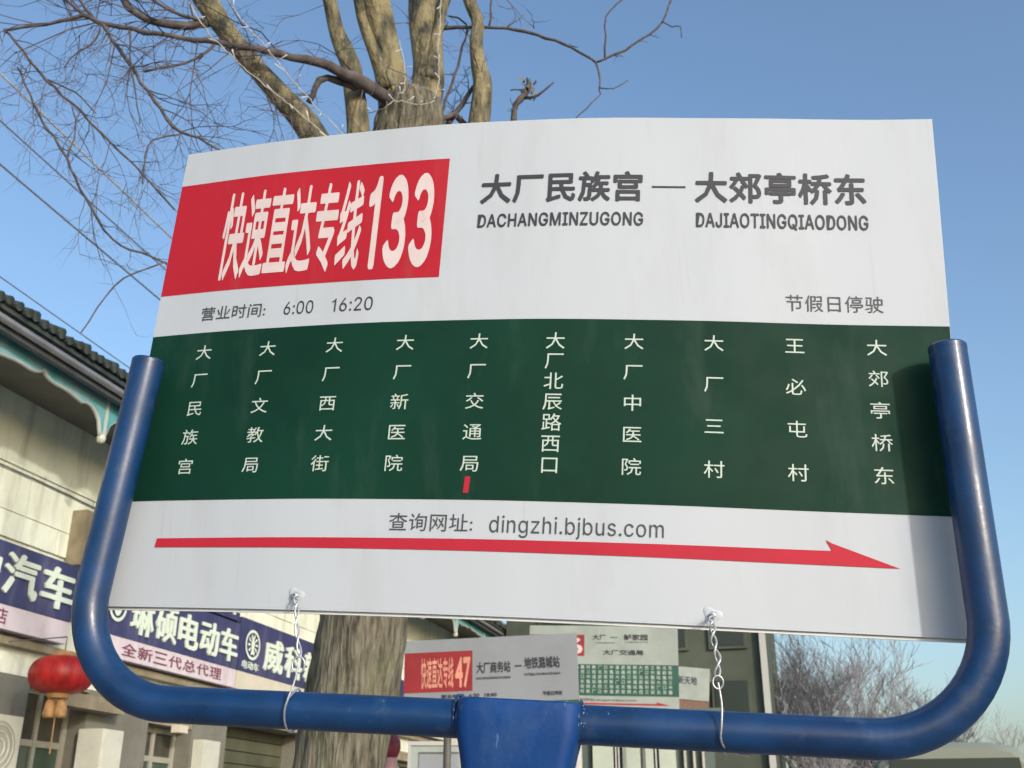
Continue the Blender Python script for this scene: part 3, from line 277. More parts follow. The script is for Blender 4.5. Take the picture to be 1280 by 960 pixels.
 'b': (424, "229,-8 208,-7 189,-3 172,4 159,12 147,21 138,31 130,41 123,50 118,59 112,59 112,0 53,0 53,509 114,509 114,319 118,319 123,327 130,336 137,346 147,355 158,364 171,373 188,379 207,383 229,384 259,382 287,374 313,361 335,342 354,320 370,293 381,261 388,227 390,189 388,151 381,116 370,84 355,57 336,34 313,16 288,3 260,-6 220,47 242,49 262,55 279,66 294,80 306,97 316,117 323,139 327,163 328,189 327,215 323,239 316,261 307,281 295,298 280,311 262,322 243,328 220,330 198,328 178,322 161,312 147,299 134,282 125,263 118,241 114,216 113,189 114,162 118,138 125,115 135,95 147,78 162,65 179,55 198,49", "12.14.13 12.15.14 24.26.25 23.26.24 23.27.26 22.27.23 22.28.27 21.28.22 20.28.21 20.29.28 19.29.20 18.29.19 18.61.29 61.30.29 17.61.18 17.62.61 60.30.61 17.63.62 59.30.60 16.63.17 16.64.63 58.30.59 58.31.30 12.16.15 12.68.16 68.67.16 67.66.16 66.65.16 65.64.16 57.31.58 56.31.57 56.32.31 55.32.56 55.33.32 54.33.55 12.69.68 53.33.54 53.34.33 12.70.69 52.34.53 12.71.70 51.34.52 51.35.34 50.35.51 12.72.71 50.36.35 49.36.50 12.73.72 48.36.49 48.37.36 12.74.73 47.37.48 12.10.74 10.75.74 47.38.37 46.38.47 10.76.75 45.38.46 10.9.76 9.77.76 12.11.10 8.77.9 45.39.38 44.39.45 8.78.77 7.78.8 43.39.44 7.43.78 7.39.43 6.39.7 6.40.39 5.40.6 4.40.5 4.41.40 3.41.4 2.41.3 2.42.41 1.42.2 1.0.42"),
 'j': (167, "83,443 72,444 62,448 53,455 47,463 42,472 41,483 42,494 47,504 53,512 62,518 72,522 83,524 95,522 105,518 114,512 120,504 125,494 126,483 125,472 120,463 114,455 105,448 95,444 53,379 114,379 114,-30 112,-52 108,-72 102,-90 92,-106 80,-119 65,-129 47,-137 27,-141 4,-143 -10,-143 -10,-87 2,-87 18,-85 31,-80 40,-72 47,-61 51,-46 53,-29", "44.25.24 44.26.25 43.26.44 43.27.26 42.27.43 42.28.27 41.28.42 40.28.41 40.29.28 39.29.40 38.29.39 36.38.37 36.29.38 36.30.29 36.31.30 36.32.31 36.33.32 36.34.33 36.35.34 11.13.12 10.13.11 10.14.13 9.14.10 9.15.14 8.15.9 8.16.15 7.16.8 7.17.16 6.17.7 6.18.17 5.18.6 5.19.18 4.19.5 4.20.19 3.20.4 3.21.20 2.21.3 2.22.21 1.22.2 1.23.22 0.23.1"),
 'u': (410, "182,-5 158,-3 135,2 115,11 97,23 82,39 69,59 60,82 54,109 53,139 53,379 114,379 114,144 116,117 124,94 137,75 154,61 175,53 200,50 218,51 234,55 249,62 263,71 274,83 283,97 290,113 295,132 296,153 296,379 357,379 357,0 298,0 298,92 307,92 294,60 277,35 257,17 234,5 209,-3", "9.11.10 9.12.11 27.29.28 27.30.29 26.30.27 9.13.12 8.13.9 25.33.26 33.30.26 8.14.13 24.33.25 7.14.8 23.32.24 32.33.24 7.15.14 23.34.32 34.31.32 34.30.33 22.34.23 6.15.7 6.16.15 21.34.22 20.34.21 6.17.16 20.35.34 31.30.34 5.17.6 19.35.20 5.18.17 18.35.19 5.35.18 4.35.5 4.36.35 3.36.4 3.37.36 2.37.3 2.38.37 1.38.2 1.0.38"),
 's': (365, "182,-8 157,-7 133,-3 112,3 93,12 76,24 62,38 50,54 41,73 36,94 94,107 101,87 111,72 124,60 141,52 160,47 181,45 206,47 227,53 244,62 258,74 265,88 268,103 266,115 262,126 254,136 243,144 229,150 212,155 149,170 118,180 92,192 72,208 58,227 50,249 47,274 49,295 55,314 65,332 79,347 95,360 115,370 137,378 161,383 187,384 212,383 234,379 254,372 271,363 286,352 299,339 309,324 318,308 324,290 268,277 262,291 254,304 243,316 228,325 210,331 187,333 166,331 147,326 131,317 119,305 111,292 109,277 110,264 115,253 124,243 136,235 152,229 172,223 229,209 261,200 287,187 306,171 320,153 328,131 331,107 329,85 323,65 312,47 298,31 281,18 260,6 236,-2 210,-7", "43.45.44 43.46.45 42.46.43 42.47.46 41.47.42 41.48.47 40.48.41 40.49.48 39.49.40 39.50.49 38.50.39 38.60.50 60.51.50 38.61.60 59.51.60 37.61.38 37.62.61 58.51.59 37.63.62 57.51.58 57.52.51 37.64.63 56.52.57 36.64.37 56.53.52 36.65.64 55.53.56 35.65.36 35.66.65 54.53.55 35.67.66 34.67.35 34.68.67 34.69.68 33.69.34 33.70.69 33.71.70 33.72.71 32.72.33 32.73.72 32.74.73 31.74.32 31.75.74 30.75.31 30.76.75 29.76.30 29.77.76 28.77.29 27.77.28 27.78.77 26.78.27 25.78.26 24.78.25 24.79.78 23.79.24 22.79.23 9.11.10 22.80.79 21.80.22 8.11.9 20.80.21 8.12.11 20.81.80 19.81.20 7.12.8 7.13.12 19.82.81 18.82.19 7.14.13 6.14.7 17.82.18 6.15.14 16.82.17 16.83.82 6.16.15 6.83.16 5.83.6 5.84.83 4.84.5 4.85.84 3.85.4 3.86.85 2.86.3 2.87.86 1.87.2 1.0.87"),
 'c': (396, "207,-8 174,-5 144,3 117,16 93,35 72,58 56,85 44,116 37,150 34,187 37,225 44,260 56,291 72,318 93,341 117,360 144,374 174,382 207,384 226,384 243,381 260,377 276,371 291,364 305,356 318,346 330,335 340,322 349,308 356,293 362,277 303,262 300,272 295,281 290,289 284,297 278,304 270,311 261,316 252,321 242,325 231,328 220,329 207,330 184,328 163,321 145,310 130,296 118,278 108,258 102,236 98,212 96,187 98,163 102,139 108,117 118,97 130,80 145,66 163,55 184,49 207,46 220,47 232,49 243,52 253,55 262,60 271,66 279,73 285,80 292,89 297,98 301,107 304,117 363,102 357,86 350,70 341,56 331,43 319,32 306,21 292,12 277,5 261,-1 244,-5 226,-7", "17.19.18 17.20.19 16.20.17 16.21.20 16.22.21 15.22.16 15.23.22 15.24.23 14.24.15 14.25.24 14.26.25 13.43.14 43.26.14 43.42.26 42.27.26 13.44.43 41.27.42 13.45.44 40.27.41 39.27.40 39.28.27 13.46.45 38.28.39 12.46.13 37.28.38 36.28.37 12.47.46 36.29.28 35.29.36 34.29.35 12.48.47 34.30.29 11.48.12 33.30.34 32.30.33 11.49.48 32.31.30 10.49.11 10.50.49 10.51.50 9.51.10 9.52.51 8.52.9 8.53.52 8.54.53 7.54.8 7.55.54 7.56.55 72.74.73 6.56.7 71.74.72 71.75.74 70.75.71 6.57.56 69.75.70 69.76.75 5.57.6 5.58.57 68.76.69 67.76.68 67.77.76 66.77.67 5.59.58 65.77.66 4.59.5 65.78.77 64.78.65 4.60.59 63.78.64 62.78.63 4.61.60 61.78.62 4.78.61 4.79.78 3.79.4 3.80.79 3.81.80 2.81.3 2.82.81 2.83.82 1.83.2 1.84.83 1.85.84 0.85.1"),
 'o': (415, "207,-8 174,-5 144,3 117,16 93,35 72,58 56,85 44,116 37,150 34,187 37,225 44,260 56,291 72,318 93,341 117,360 144,374 174,382 207,384 241,382 271,374 299,360 323,341 343,318 359,291 371,260 379,225 381,187 379,150 371,116 359,85 343,58 323,35 299,16 271,3 241,-5 207,46 231,49 252,55 270,66 285,80 298,97 307,117 314,139 318,163 319,187 318,212 314,236 307,258 298,278 285,296 270,310 252,321 231,328 207,330 184,328 163,321 145,310 130,296 118,278 108,258 102,236 98,212 96,187 98,163 102,139 108,117 118,97 130,80 145,66 163,55 184,49", "17.19.18 16.19.17 16.20.19 15.20.16 15.21.20 14.21.15 14.22.21 13.22.14 13.54.22 54.23.22 13.55.54 53.23.54 13.56.55 52.23.53 13.57.56 51.23.52 12.57.13 51.24.23 12.58.57 50.24.51 12.59.58 49.24.50 11.59.12 49.25.24 11.60.59 48.25.49 10.60.11 48.26.25 10.61.60 47.26.48 10.62.61 46.26.47 46.27.26 9.62.10 9.63.62 45.27.46 8.63.9 8.64.63 44.27.45 44.28.27 8.65.64 43.28.44 43.29.28 7.65.8 7.66.65 42.29.43 7.67.66 41.29.42 6.67.7 41.30.29 6.68.67 40.30.41 5.68.6 40.31.30 5.69.68 39.31.40 5.70.69 38.31.39 4.70.5 38.32.31 4.71.70 37.32.38 4.36.71 36.32.37 4.32.36 3.32.4 3.33.32 2.33.3 2.34.33 1.34.2 1.35.34 0.35.1"),
 'm': (610, "53,0 53,379 112,379 112,295 108,295 114,314 122,331 132,346 144,358 158,368 172,376 187,382 203,385 219,386 245,383 268,375 287,361 303,342 314,320 321,295 312,295 318,312 326,329 337,343 350,356 364,366 381,375 398,381 417,385 437,386 458,385 478,380 497,372 514,361 529,346 541,328 550,307 555,283 557,255 557,0 496,0 496,254 493,279 485,298 473,313 456,323 438,329 419,330 402,329 387,326 374,320 363,312 353,302 345,290 340,277 336,263 335,247 335,0 274,0 274,260 272,280 265,297 253,311 238,322 220,328 199,330 185,329 171,326 158,320 145,312 135,302 126,289 119,274 115,257 114,238 114,0", "12.14.13 28.30.29 11.14.12 27.30.28 27.31.30 11.15.14 10.15.11 26.31.27 26.32.31 0.2.1 0.4.2 4.3.2 9.15.10 25.32.26 9.16.15 25.33.32 8.16.9 24.33.25 8.17.16 24.34.33 7.17.8 23.34.24 23.35.34 6.17.7 22.47.23 47.35.23 6.65.17 65.18.17 5.66.6 66.65.6 64.18.65 22.48.47 46.35.47 5.67.66 22.49.48 21.49.22 45.35.46 45.36.35 63.18.64 5.68.67 21.50.49 44.36.45 62.18.63 5.69.68 62.19.18 21.51.50 4.69.5 43.36.44 20.51.21 4.70.69 20.52.51 61.19.62 43.37.36 20.53.52 4.71.70 42.37.43 60.20.61 20.19.61 0.72.4 72.71.4 60.53.20 60.54.53 42.38.37 59.54.60 41.38.42 59.55.54 0.73.72 59.56.55 58.56.59 0.74.73 41.39.38 40.39.41 58.57.56 0.75.74"),
 'S': (447, "224,-9 188,-7 156,-1 128,9 102,23 81,40 64,60 51,83 42,109 38,137 104,137 108,118 114,102 123,88 136,76 150,66 166,59 185,53 204,50 224,49 246,50 267,54 286,60 303,69 317,79 329,92 338,106 344,122 346,139 344,154 340,168 332,179 322,189 310,197 296,205 280,211 263,217 245,222 184,239 145,253 112,269 86,289 67,313 56,341 52,372 54,400 62,425 75,448 92,468 113,484 138,498 165,508 195,514 227,516 259,514 289,508 316,498 340,484 360,468 377,449 390,427 398,403 401,378 337,378 332,402 320,421 302,437 280,449 254,456 225,459 204,457 185,454 167,448 152,440 139,430 129,418 121,405 117,391 115,376 117,359 122,345 131,334 142,324 155,315 169,308 184,302 198,297 212,293 264,279 279,275 295,270 312,264 328,256 344,248 359,238 372,226 384,213 395,198 402,180 407,161 408,139 406,112 399,87 386,64 370,43 349,25 323,11 294,0 261,-7", "52.54.53 51.54.52 51.55.54 50.55.51 50.56.55 49.56.50 49.57.56 48.57.49 48.58.57 48.59.58 47.70.48 70.69.48 69.59.48 68.59.69 47.71.70 67.59.68 47.72.71 66.59.67 66.60.59 46.72.47 46.73.72 46.74.73 65.60.66 46.75.74 65.61.60 45.75.46 64.61.65 45.76.75 45.77.76 64.62.61 63.62.64 44.77.45 44.78.77 44.79.78 43.79.44 43.80.79 43.81.80 42.81.43 42.82.81 42.83.82 42.84.83 41.84.42 41.85.84 41.86.85 41.87.86 41.88.87 40.88.41 40.89.88 40.90.89 40.91.90 39.91.40 39.92.91 39.93.92 38.93.39 38.94.93 37.94.38 37.95.94 37.96.95 36.96.37 35.96.36 35.97.96 34.97.35 33.97.34 33.98.97 32.98.33 31.98.32 31.99.98 30.99.31 29.99.30 29.100.99 28.100.29 27.100.28 27.101.100 8.10.9 8.11.10 26.101.27 8.12.11 26.102.101 7.12.8 25.102.26 7.13.12 24.102.25 7.14.13 24.103.102 6.14.7 23.103.24 6.15.14 22.103.23 6.16.15 22.104.103 21.104.22 5.16.6 5.17.16 20.104.21 5.18.17 19.104.20 5.19.18 5.104.19 5.105.104 4.105.5 4.106.105 3.106.4 3.107.106 2.107.3 2.108.107 1.108.2 1.0.108"),
 'W': (686, "155,0 16,509 82,509 163,196 167,179 172,162 175,145 179,128 183,111 187,94 190,76 194,58 197,40 189,40 193,58 196,76 200,94 203,111 207,128 211,145 215,162 220,179 224,196 306,509 380,509 462,196 466,179 470,162 474,145 478,128 482,111 486,94 490,76 494,58 497,40 488,40 492,58 495,76 499,94 503,111 506,128 510,145 515,162 519,179 523,196 603,509 670,509 530,0 455,0 368,323 362,345 357,368 351,391 346,417 341,445 336,475 350,475 345,446 340,420 335,395 330,371 324,347 318,323 230,0", "0.2.1 0.3.2 22.55.23 55.24.23 55.56.24 56.25.24 44.46.45 44.47.46 22.54.55 57.25.56 58.53.57 53.25.57 22.58.54 58.53.54 22.59.58 52.25.53 22.60.59 51.25.52 22.61.60 50.25.51 22.62.61 49.25.50 22.63.62 48.25.49 0.4.3 21.63.22 48.26.25 43.47.44 0.5.4 20.63.21 48.27.26 42.47.43 0.6.5 19.63.20 48.28.27 41.47.42 0.7.6 18.63.19 48.29.28 40.47.41 0.8.7 17.63.18 48.30.29 39.47.40 0.9.8 16.63.17 48.31.30 38.47.39 0.10.9 15.63.16 48.32.31 37.47.38 0.14.10 14.11.10 48.36.32 36.33.32 14.11.15 11.63.15 36.33.37 33.47.37 12.63.11 34.47.33 0.13.14 48.35.36 0.12.13 0.63.12 48.34.35 48.47.34"),
 'Y': (472, "203,0 203,208 16,509 91,509 192,344 203,327 213,309 222,292 231,274 240,254 250,230 224,230 233,254 242,275 251,293 260,310 270,327 280,344 381,509 455,509 268,208 268,0", "1.3.2 1.4.3 17.19.18 17.20.19 1.5.4 16.20.17 15.20.16 1.6.5 14.20.15 1.7.6 13.20.14 1.8.7 12.9.13 9.20.13 1.12.8 12.9.8 1.11.12 10.20.9 1.10.11 1.20.10 0.20.1 0.21.20"),
 'V': (480, "204,0 16,509 84,509 192,206 199,187 207,164 215,137 225,106 236,71 248,31 235,31 247,71 257,107 267,138 276,165 283,187 290,206 395,509 463,509 278,0", "0.2.1 0.3.2 16.18.17 16.19.18 0.4.3 15.19.16 14.19.15 0.5.4 13.19.14 0.6.5 12.19.13 0.7.6 11.19.12 0.8.7 10.9.11 9.19.11 0.9.8 0.19.9"),
}
def ribbon_glyph(adv, paths, w):
    vs = []; fs = []
    for P in paths:
        o = len(vs)
        for i, (x, y) in enumerate(P):
            a = P[max(i - 1, 0)]; b = P[min(i + 1, len(P) - 1)]; dx, dy = b[0] - a[0], b[1] - a[1]; L = math.hypot(dx, dy)
            vs += [(x - dy / L * w / 2, y + dx / L * w / 2), (x + dy / L * w / 2, y - dx / L * w / 2)]
        fs += [(o + 2 * i, o + 2 * i + 1, o + 2 * i + 3, o + 2 * i + 2) for i in range(len(P) - 1)]
    return (adv, ' '.join('%.1f,%.1f' % (x * 1000, y * 1000) for x, y in vs), ' '.join('.'.join(map(str, f)) for f in fs))
def arcp(cx, cy, rx, ry, a0, a1, n=16): return [(cx + rx * cos(radians(a0 + (a1 - a0) * i / n)), cy + ry * sin(radians(a0 + (a1 - a0) * i / n))) for i in range(n + 1)]
GLYPH['1'] = (330, "165,0 228,0 228,509 184,509 165,470 130,432 60,410 60,362 120,372 165,395", "0.1.2.3.4.9 4.5.8.9 5.6.7.8")
GLYPH['3'] = ribbon_glyph(400, [arcp(.185, .365, .125, .112, 165, -90), arcp(.185, .142, .142, .112, 90, -165), [(.13, .2535), (.19, .2535)]], .062)
ROOT = {}
def rootloc(o):
    while o.parent: o = o.parent
    return Vector(ROOT.get(o.name, (0, 0, 0)))
def obj(name, mb, m, parent=None, smooth=False, loc=None, **props):
    off = rootloc(parent) if parent else Vector(loc or (0, 0, 0))
    me = bpy.data.meshes.new(name)
    me.from_pydata([(p[0] - off.x, p[1] - off.y, p[2] - off.z) for p in mb.v], [], mb.f)
    me.validate(); me.update()
    if m: me.materials.append(m if not isinstance(m, str) else M[m])
    if smooth:
        me.polygons.foreach_set('use_smooth', [True] * len(me.polygons))
        if smooth is not True: me.set_sharp_from_angle(angle=radians(smooth))
    o = bpy.data.objects.new(name, me); COL.objects.link(o)
    if parent: o.parent = parent
    else:
        o.location = off; ROOT[o.name] = tuple(off)
    for k, v in props.items(): o[k] = v
    return o
def thing(name, loc, label, cat, group=None):
    o = bpy.data.objects.new(name, None); COL.objects.link(o)
    o.location = loc; o.empty_display_size = .1
    ROOT[o.name] = tuple(loc)
    o['label'] = label; o['category'] = cat
    if group: o['group'] = group
    return o

def embolden(vs, fs, r, step):
    """heavier strokes with rounded corners: copies shifted round a small circle, a hair apart in depth"""
    if not r: return vs, fs
    V = []; Fc = []
    for k in range(9):
        dx, dy = (0, 0) if k == 8 else (r * cos(k * pi / 4), r * sin(k * pi / 4))
        o = len(V); V += [(x + dx, y + dy, z + k * step) for x, y, z in vs]; Fc += [tuple(i + o for i in f) for f in fs]
    return V, Fc
def glyphs(text, bold=0.0, res=2, spacing=1.0, shear=0.0, extrude=0.0):
    c = bpy.data.curves.new('lettering', 'FONT'); c.body = text; c.size = 1.0; c.resolution_u = res
    c.offset = bold; c.space_character = spacing; c.shear = shear; c.extrude = extrude
    t = bpy.data.objects.new('lettering', c); COL.objects.link(t)
    bpy.context.view_layer.update()
    me = bpy.data.meshes.new_from_object(t.evaluated_get(bpy.context.evaluated_depsgraph_get()))
    vs = [tuple(v.co) for v in me.vertices]; fs = [tuple(p.vertices) for p in me.polygons]
    bpy.data.objects.remove(t); bpy.data.curves.remove(c); bpy.data.meshes.remove(me)
    return vs, fs
def own_glyphs(text, table, spacing):
    vs = []; fs = []; x = 0.0
    for ch in text:
        if ch == ' ': x += .30; continue
        a, v, f = table[ch]; o = len(vs)
        vs += [(x + float(q.split(',')[0]) / 1000, float(q.split(',')[1]) / 1000, 0.0) for q in v.split()]
        fs += [tuple(int(i) + o for i in q.split('.')) for q in f.split()]
        x += a / 1000 * spacing
    return vs, fs
def letter(name, text, box, mp, m, parent, bold=0.0, res=2, spacing=1.0, depth=None, font=None, **props):
    """text fitted to box=(u0,u1,v0,v1) on the surface mp(u,v,off)"""
    vs, fs = own_glyphs(text, font, spacing) if font else glyphs(text, 0.0, res, spacing, extrude=(0.5 if depth else 0))
    vs, fs = embolden(vs, fs, bold, 0.0004)
    x0 = min(v[0] for v in vs); x1 = max(v[0] for v in vs); y0 = min(v[1] for v in vs); y1 = max(v[1] for v in vs)
    u0, u1, v0, v1, off = box
    mb = MB()
    mb.add([mp(u0 + (x - x0) / (x1 - x0) * (u1 - u0), v0 + (y - y0) / (y1 - y0) * (v1 - v0), off + ((z + .5) * depth if depth else z * .04)) for x, y, z in vs], fs)
    return obj(name, mb, m, parent, **props)
def grid(mp, u0, u1, v0, v1, off, nu, nv):
    mb = MB(); vs = []; fs = []
    for j in range(nv + 1):
        for i in range(nu + 1):
            vs.append(mp(u0 + (u1 - u0) * i / nu, v0 + (v1 - v0) * j / nv, off))
    for j in range(nv):
        for i in range(nu):
            a = j * (nu + 1) + i; fs.append((a, a + 1, a + nu + 2, a + nu + 1))
    mb.add(vs, fs); return mb
def slab(mp, u0, u1, v0, v1, off, th, nu, nv):
    """closed curved slab: front at off, back at off - th"""
    mb = MB(); vs = []; fs = []
    n = (nu + 1) * (nv + 1)
    for o in (off, off - th):
        for j in range(nv + 1):
            for i in range(nu + 1):
                vs.append(mp(u0 + (u1 - u0) * i / nu, v0 + (v1 - v0) * j / nv, o))
    for j in range(nv):
        for i in range(nu):
            a = j * (nu + 1) + i; fs.append((a, a + 1, a + nu + 2, a + nu + 1)); fs.append((n + a, n + a + nu + 1, n + a + nu + 2, n + a + 1))
    for i in range(nu):
        fs.append((i, n + i, n + i + 1, i + 1)); a = nv * (nu + 1) + i; fs.append((a, a + 1, n + a + 1, n + a))
    for j in range(nv):
        a = j * (nu + 1); fs.append((a, a + nu + 1, n + a + nu + 1, n + a)); a += nu; fs.append((a, n + a, n + a + nu + 1, a + nu + 1))
    mb.add(vs, fs); return mb

# street frame: s runs along the street, w to its left, z up
def G(s, w, z): return (-0.968 * w + 0.252 * s, 0.252 * w + 0.968 * s, z)
def fbox(mb, s0, s1, w0, w1, z0, z1): mb.box(s0, s1, w0, w1, z0, z1, T=lambda s, w, z: G(s, w, z))
# ------------------------------------------------------------------ the ground
mb = MB(); mb.add([(-900, -900, -.16), (900, -900, -.16), (900, 900, -.16), (-900, 900, -.16)], [(0, 1, 2, 3)])
obj('ground', mb, 'ground', kind='structure')
mb = MB(); fbox(mb, -60, 140, -9.6, -2.4, -.15, -.12); obj('road', mb, 'asphalt', kind='structure')
mb = MB(); fbox(mb, -60, 140, -2.25, 6.99, -.15, 0.0); obj('pavement', mb, 'paving', kind='structure')
mb = MB(); fbox(mb, -60, 140, -2.4, -2.25, -.15, 0.004); obj('kerb', mb, 'kerb', kind='structure')
for i in range(20):
    mb = MB(); fbox(mb, -10 + i * 6, -7 + i * 6, -6.07, -5.93, -.12, -.114); obj('lane_marking', mb, 'paint', kind='structure')

# ------------------------------------------------------------------ the bus stop sign
FO = Vector((-0.0065766, 1.4853219, 1.8959361))
FX = Vector((0.98189969, -0.17650999, -0.06868203))
FZ = Vector((0.05969266, -0.05574947, 0.99665881))
FN = Vector((-0.17974922, -0.98271879, -0.04420403))
BP = dict(cx=0.00437, cy=1.46856, cz=2.07112, yaw=-0.15364, lean=0.04288, roll=0.06772, k0=0.35379, k1=-0.18358, k2=-0.46586, tw=0.02625, cv=0.02329)
def bsurf0(u, v):
    n = 16; X = Y = 0.0
    k0 = BP['k0'] + BP['tw'] * v
    for i in range(n):
        U = u * (i + .5) / n
        ph = k0 * U + BP['k1'] * U * U + BP['k2'] * U ** 3
        X += cos(ph) * u / n; Y += sin(ph) * u / n
    Z = v; Y += BP['cv'] * v * v
    a = BP['lean']; Y, Z = Y * cos(a) - Z * sin(a), Y * sin(a) + Z * cos(a)
    a = BP['roll']; X, Z = X * cos(a) + Z * sin(a), -X * sin(a) + Z * cos(a)
    a = BP['yaw']; X, Y = X * cos(a) - Y * sin(a), X * sin(a) + Y * cos(a)
    return Vector((X + BP['cx'], Y + BP['cy'], Z + BP['cz']))
def ripple(u, v):
    # the thin sheet is not perfectly flat: faint waves, the upper edge a little lifted
    w = 0.0007 * sin(9 * u + 2.2 * v) + 0.0005 * sin(23 * u - 5 * v + 1) 
    return w
def bsurf(u, v, off=0.0):
    p = bsurf0(u, v); e = 1e-3
    n = (bsurf0(u + e, v) - p).cross(bsurf0(u, v + e) - p).normalized()
    if n.y > 0: n = -n
    return p + n * (off + ripple(u, v))
UL, UR, VB, VT = -0.62702, 0.6290, -0.39737, 0.3973
base = FO + FX * .037 - FZ * ((FO + FX * .037).z / FZ.z)
stop = thing('bus_stop_sign', base, 'large white bus route board numbered 133, hung in a thick blue tube frame', 'bus stop sign')
board = obj('board', slab(bsurf, UL, UR, VB, VT, 0, .003, 72, 24), 'board', stop, smooth=30)
obj('back_panel', slab(bsurf, UL + .004, UR - .003, VB - .0045, VT - .006, -.0045, .004, 48, 4), 'board_back', stop, smooth=30)
obj('number_panel', grid(bsurf, UL + .0005, -.12761, .11903, .33149, .0004, 30, 8), 'print_red', board, smooth=True)
obj('route_band', grid(bsurf, UL + .0005, UR - .0005, -.23454, .04533, .0004, 72, 10), 'print_green', board, smooth=True)
L2 = .0009
letter('route_name', '快速直达专线', (-.523, -.266, .137, .303, L2), bsurf, 'ink_cream', board, bold=.020, spacing=.99)
letter('route_number', '133', (-.2580, -.1460, .137, .307, L2), bsurf, 'ink_cream', board, font=GLYPH, spacing=1.10, bold=.018)
letter('start_name', '大厂民族宫', (-.0713, .1840, .2440, .2985, L2), bsurf, 'ink_dark', board, bold=.026, spacing=1.04)
letter('dash', '一', (.1986, .2502, .2690, .2720, L2), bsurf, 'ink_dark', board)
letter('end_name', '大郊亭桥东', (.2645, .5230, .2430, .2985, L2), bsurf, 'ink_dark', board, bold=.026, spacing=1.04)
letter('start_pinyin', 'DACHANGMINZUGONG', (-.0725, .1862, .2020, .2260, L2), bsurf, 'ink_dark', board, font=GLYPH, spacing=1.05, bold=.017)
letter('end_pinyin', 'DAJIAOTINGQIAODONG', (.2664, .5236, .1985, .2262, L2), bsurf, 'ink_dark', board, font=GLYPH, spacing=1.05, bold=.017)
letter('service_hours', '营业时间:', (-.5372, -.4180, .0665, .0905, L2), bsurf, 'ink_grey', board, bold=.004)
letter('first_departure', '6:00', (-.3848, -.3330, .0670, .0895, L2), bsurf, 'ink_dark', board, font=GLYPH)
letter('last_departure', '16:20', (-.3005, -.2315, .0668, .0900, L2), bsurf, 'ink_dark', board, font=GLYPH)
letter('holiday_notice', '节假日停驶', (.3978, .5380, .0650, .0915, L2), bsurf, 'ink_grey', board, spacing=1.06)
letter('website_heading', '查询网址:', (-.1690, -.0450, -.2810, -.2552, L2), bsurf, 'ink_grey', board, spacing=1.04)
letter('website', 'dingzhi.bjbus.com', (-.0205, .2240, -.2875, -.2562, L2), bsurf, 'ink_grey', board, font=GLYPH, spacing=1.06)
stations = ['大厂民族宫', '大厂文教局', '大厂西大街', '大厂新医院', '大厂交通局', '大厂北辰路西口', '大厂中医院', '大厂三村', '王必屯村', '大郊亭桥东']
_cg = {}
for i, nm in enumerate(stations):
    uc = -.5195 + i * .11603; n = len(nm)
    for k, ch in enumerate(nm):
        vc = .0100 + (-.1806 - .0100) * k / (n - 1)
        if ch not in _cg: _cg[ch] = glyphs(ch, .001, 2)
        vs, fs = _cg[ch]; mb = MB()
        # full-width character cell: x 0..1, y about -0.08..0.84 ; centre it
        mb.add([bsurf(uc + (x - .5) * .0305, vc + (y - .38) * (.0268 if n < 7 else .0285), L2) for x, y, z in vs], fs)
        obj('character', mb, 'ink_white', board)
mb = MB(); mb.add([bsurf(u, v, .0013) for u, v in ((-.0625, -.2245), (-.0545, -.2245), (-.0530, -.2005), (-.0610, -.2005))], [(0, 1, 2, 3)])
obj('position_mark', mb, 'arrow', board)
mb = MB(); n = 60; vs = []; fs = []
for i in range(n + 1):
    t = i / n; u = -.5515 + t * (.4506 + .5515)
    vs += [bsurf(u, -.3072 - .0012 * t, L2), bsurf(u + .002 * (1 - t), -.2936 + .0051 * t, L2)]
for i in range(n): fs.append((2 * i, 2 * i + 2, 2 * i + 3, 2 * i + 1))
mb.add(vs, fs); vs = []; fs = []
for i in range(9):
    t = i / 8; vs += [bsurf(.4506 + t * .0884, -.3084 - .0003 * t, L2), bsurf(.4506 + t * .0884 , -.2780 * (1 - t) - .3087 * t, L2)]
for i in range(8): fs.append((2 * i, 2 * i + 2, 2 * i + 3, 2 * i + 1))
mb.add(vs, fs); mb.add([bsurf(.4506, -.2885, L2), bsurf(.4506, -.2780, L2), bsurf(.4426, -.2737, L2)], [(0, 1, 2)])
obj('direction_arrow', mb, 'arrow', board)

def FP(a, b, c=0.0): return FO + FX * a + FZ * b + FN * c
def ushape(hw=.627, top_l=.159, top_r=.170, bot=-.3535, r=.148, lean=.023):
    pts = [FP(-hw + lean, top_l)]
    for i in range(1, 10): t = i / 10; pts.append(FP(-hw + lean * (1 - t), top_l + (bot + r - top_l) * t))
    for i in range(0, 15):
        t = i / 14 * pi / 2; pts.append(FP(-hw + r - r * cos(t), bot + r - r * sin(t)))
    for i in range(1, 12): t = i / 12; pts.append(FP(-hw + r + (2 * hw - 2 * r) * t, bot))
    for i in range(0, 15):
        t = i / 14 * pi / 2; pts.append(FP(hw - r + r * sin(t), bot + r - r * cos(t)))
    for i in range(1, 11): t = i / 10; pts.append(FP(hw - lean * t, bot + r + (top_r - bot - r) * t))
    for p in pts:      # the lower tube sags a little towards the left corner
        k = max(0.0, min(1.0, (.17 - (p - FO).dot(FZ)) / .45)); a = (p - FO).dot(FX); p -= FZ * (k * (.0038 - .006 * a)); p += FX * .009
    return pts
mb = MB(); pp = ushape(); mb.tube(pp, .0255, 28, cap=False)
obj('tube_frame', mb, 'blue', stop, smooth=True)
for q, d in ((pp[0], pp[0] - pp[1]), (pp[-1], pp[-1] - pp[-2])):
    d = d.normalized(); mb = MB(); mb.tube([q - d * .004, q + d * .002, q + d * .0045, q + d * .0055], [.0258, .0258, .0235, .012], 28)
    obj('end_cap', mb, 'blue', stop, smooth=40)
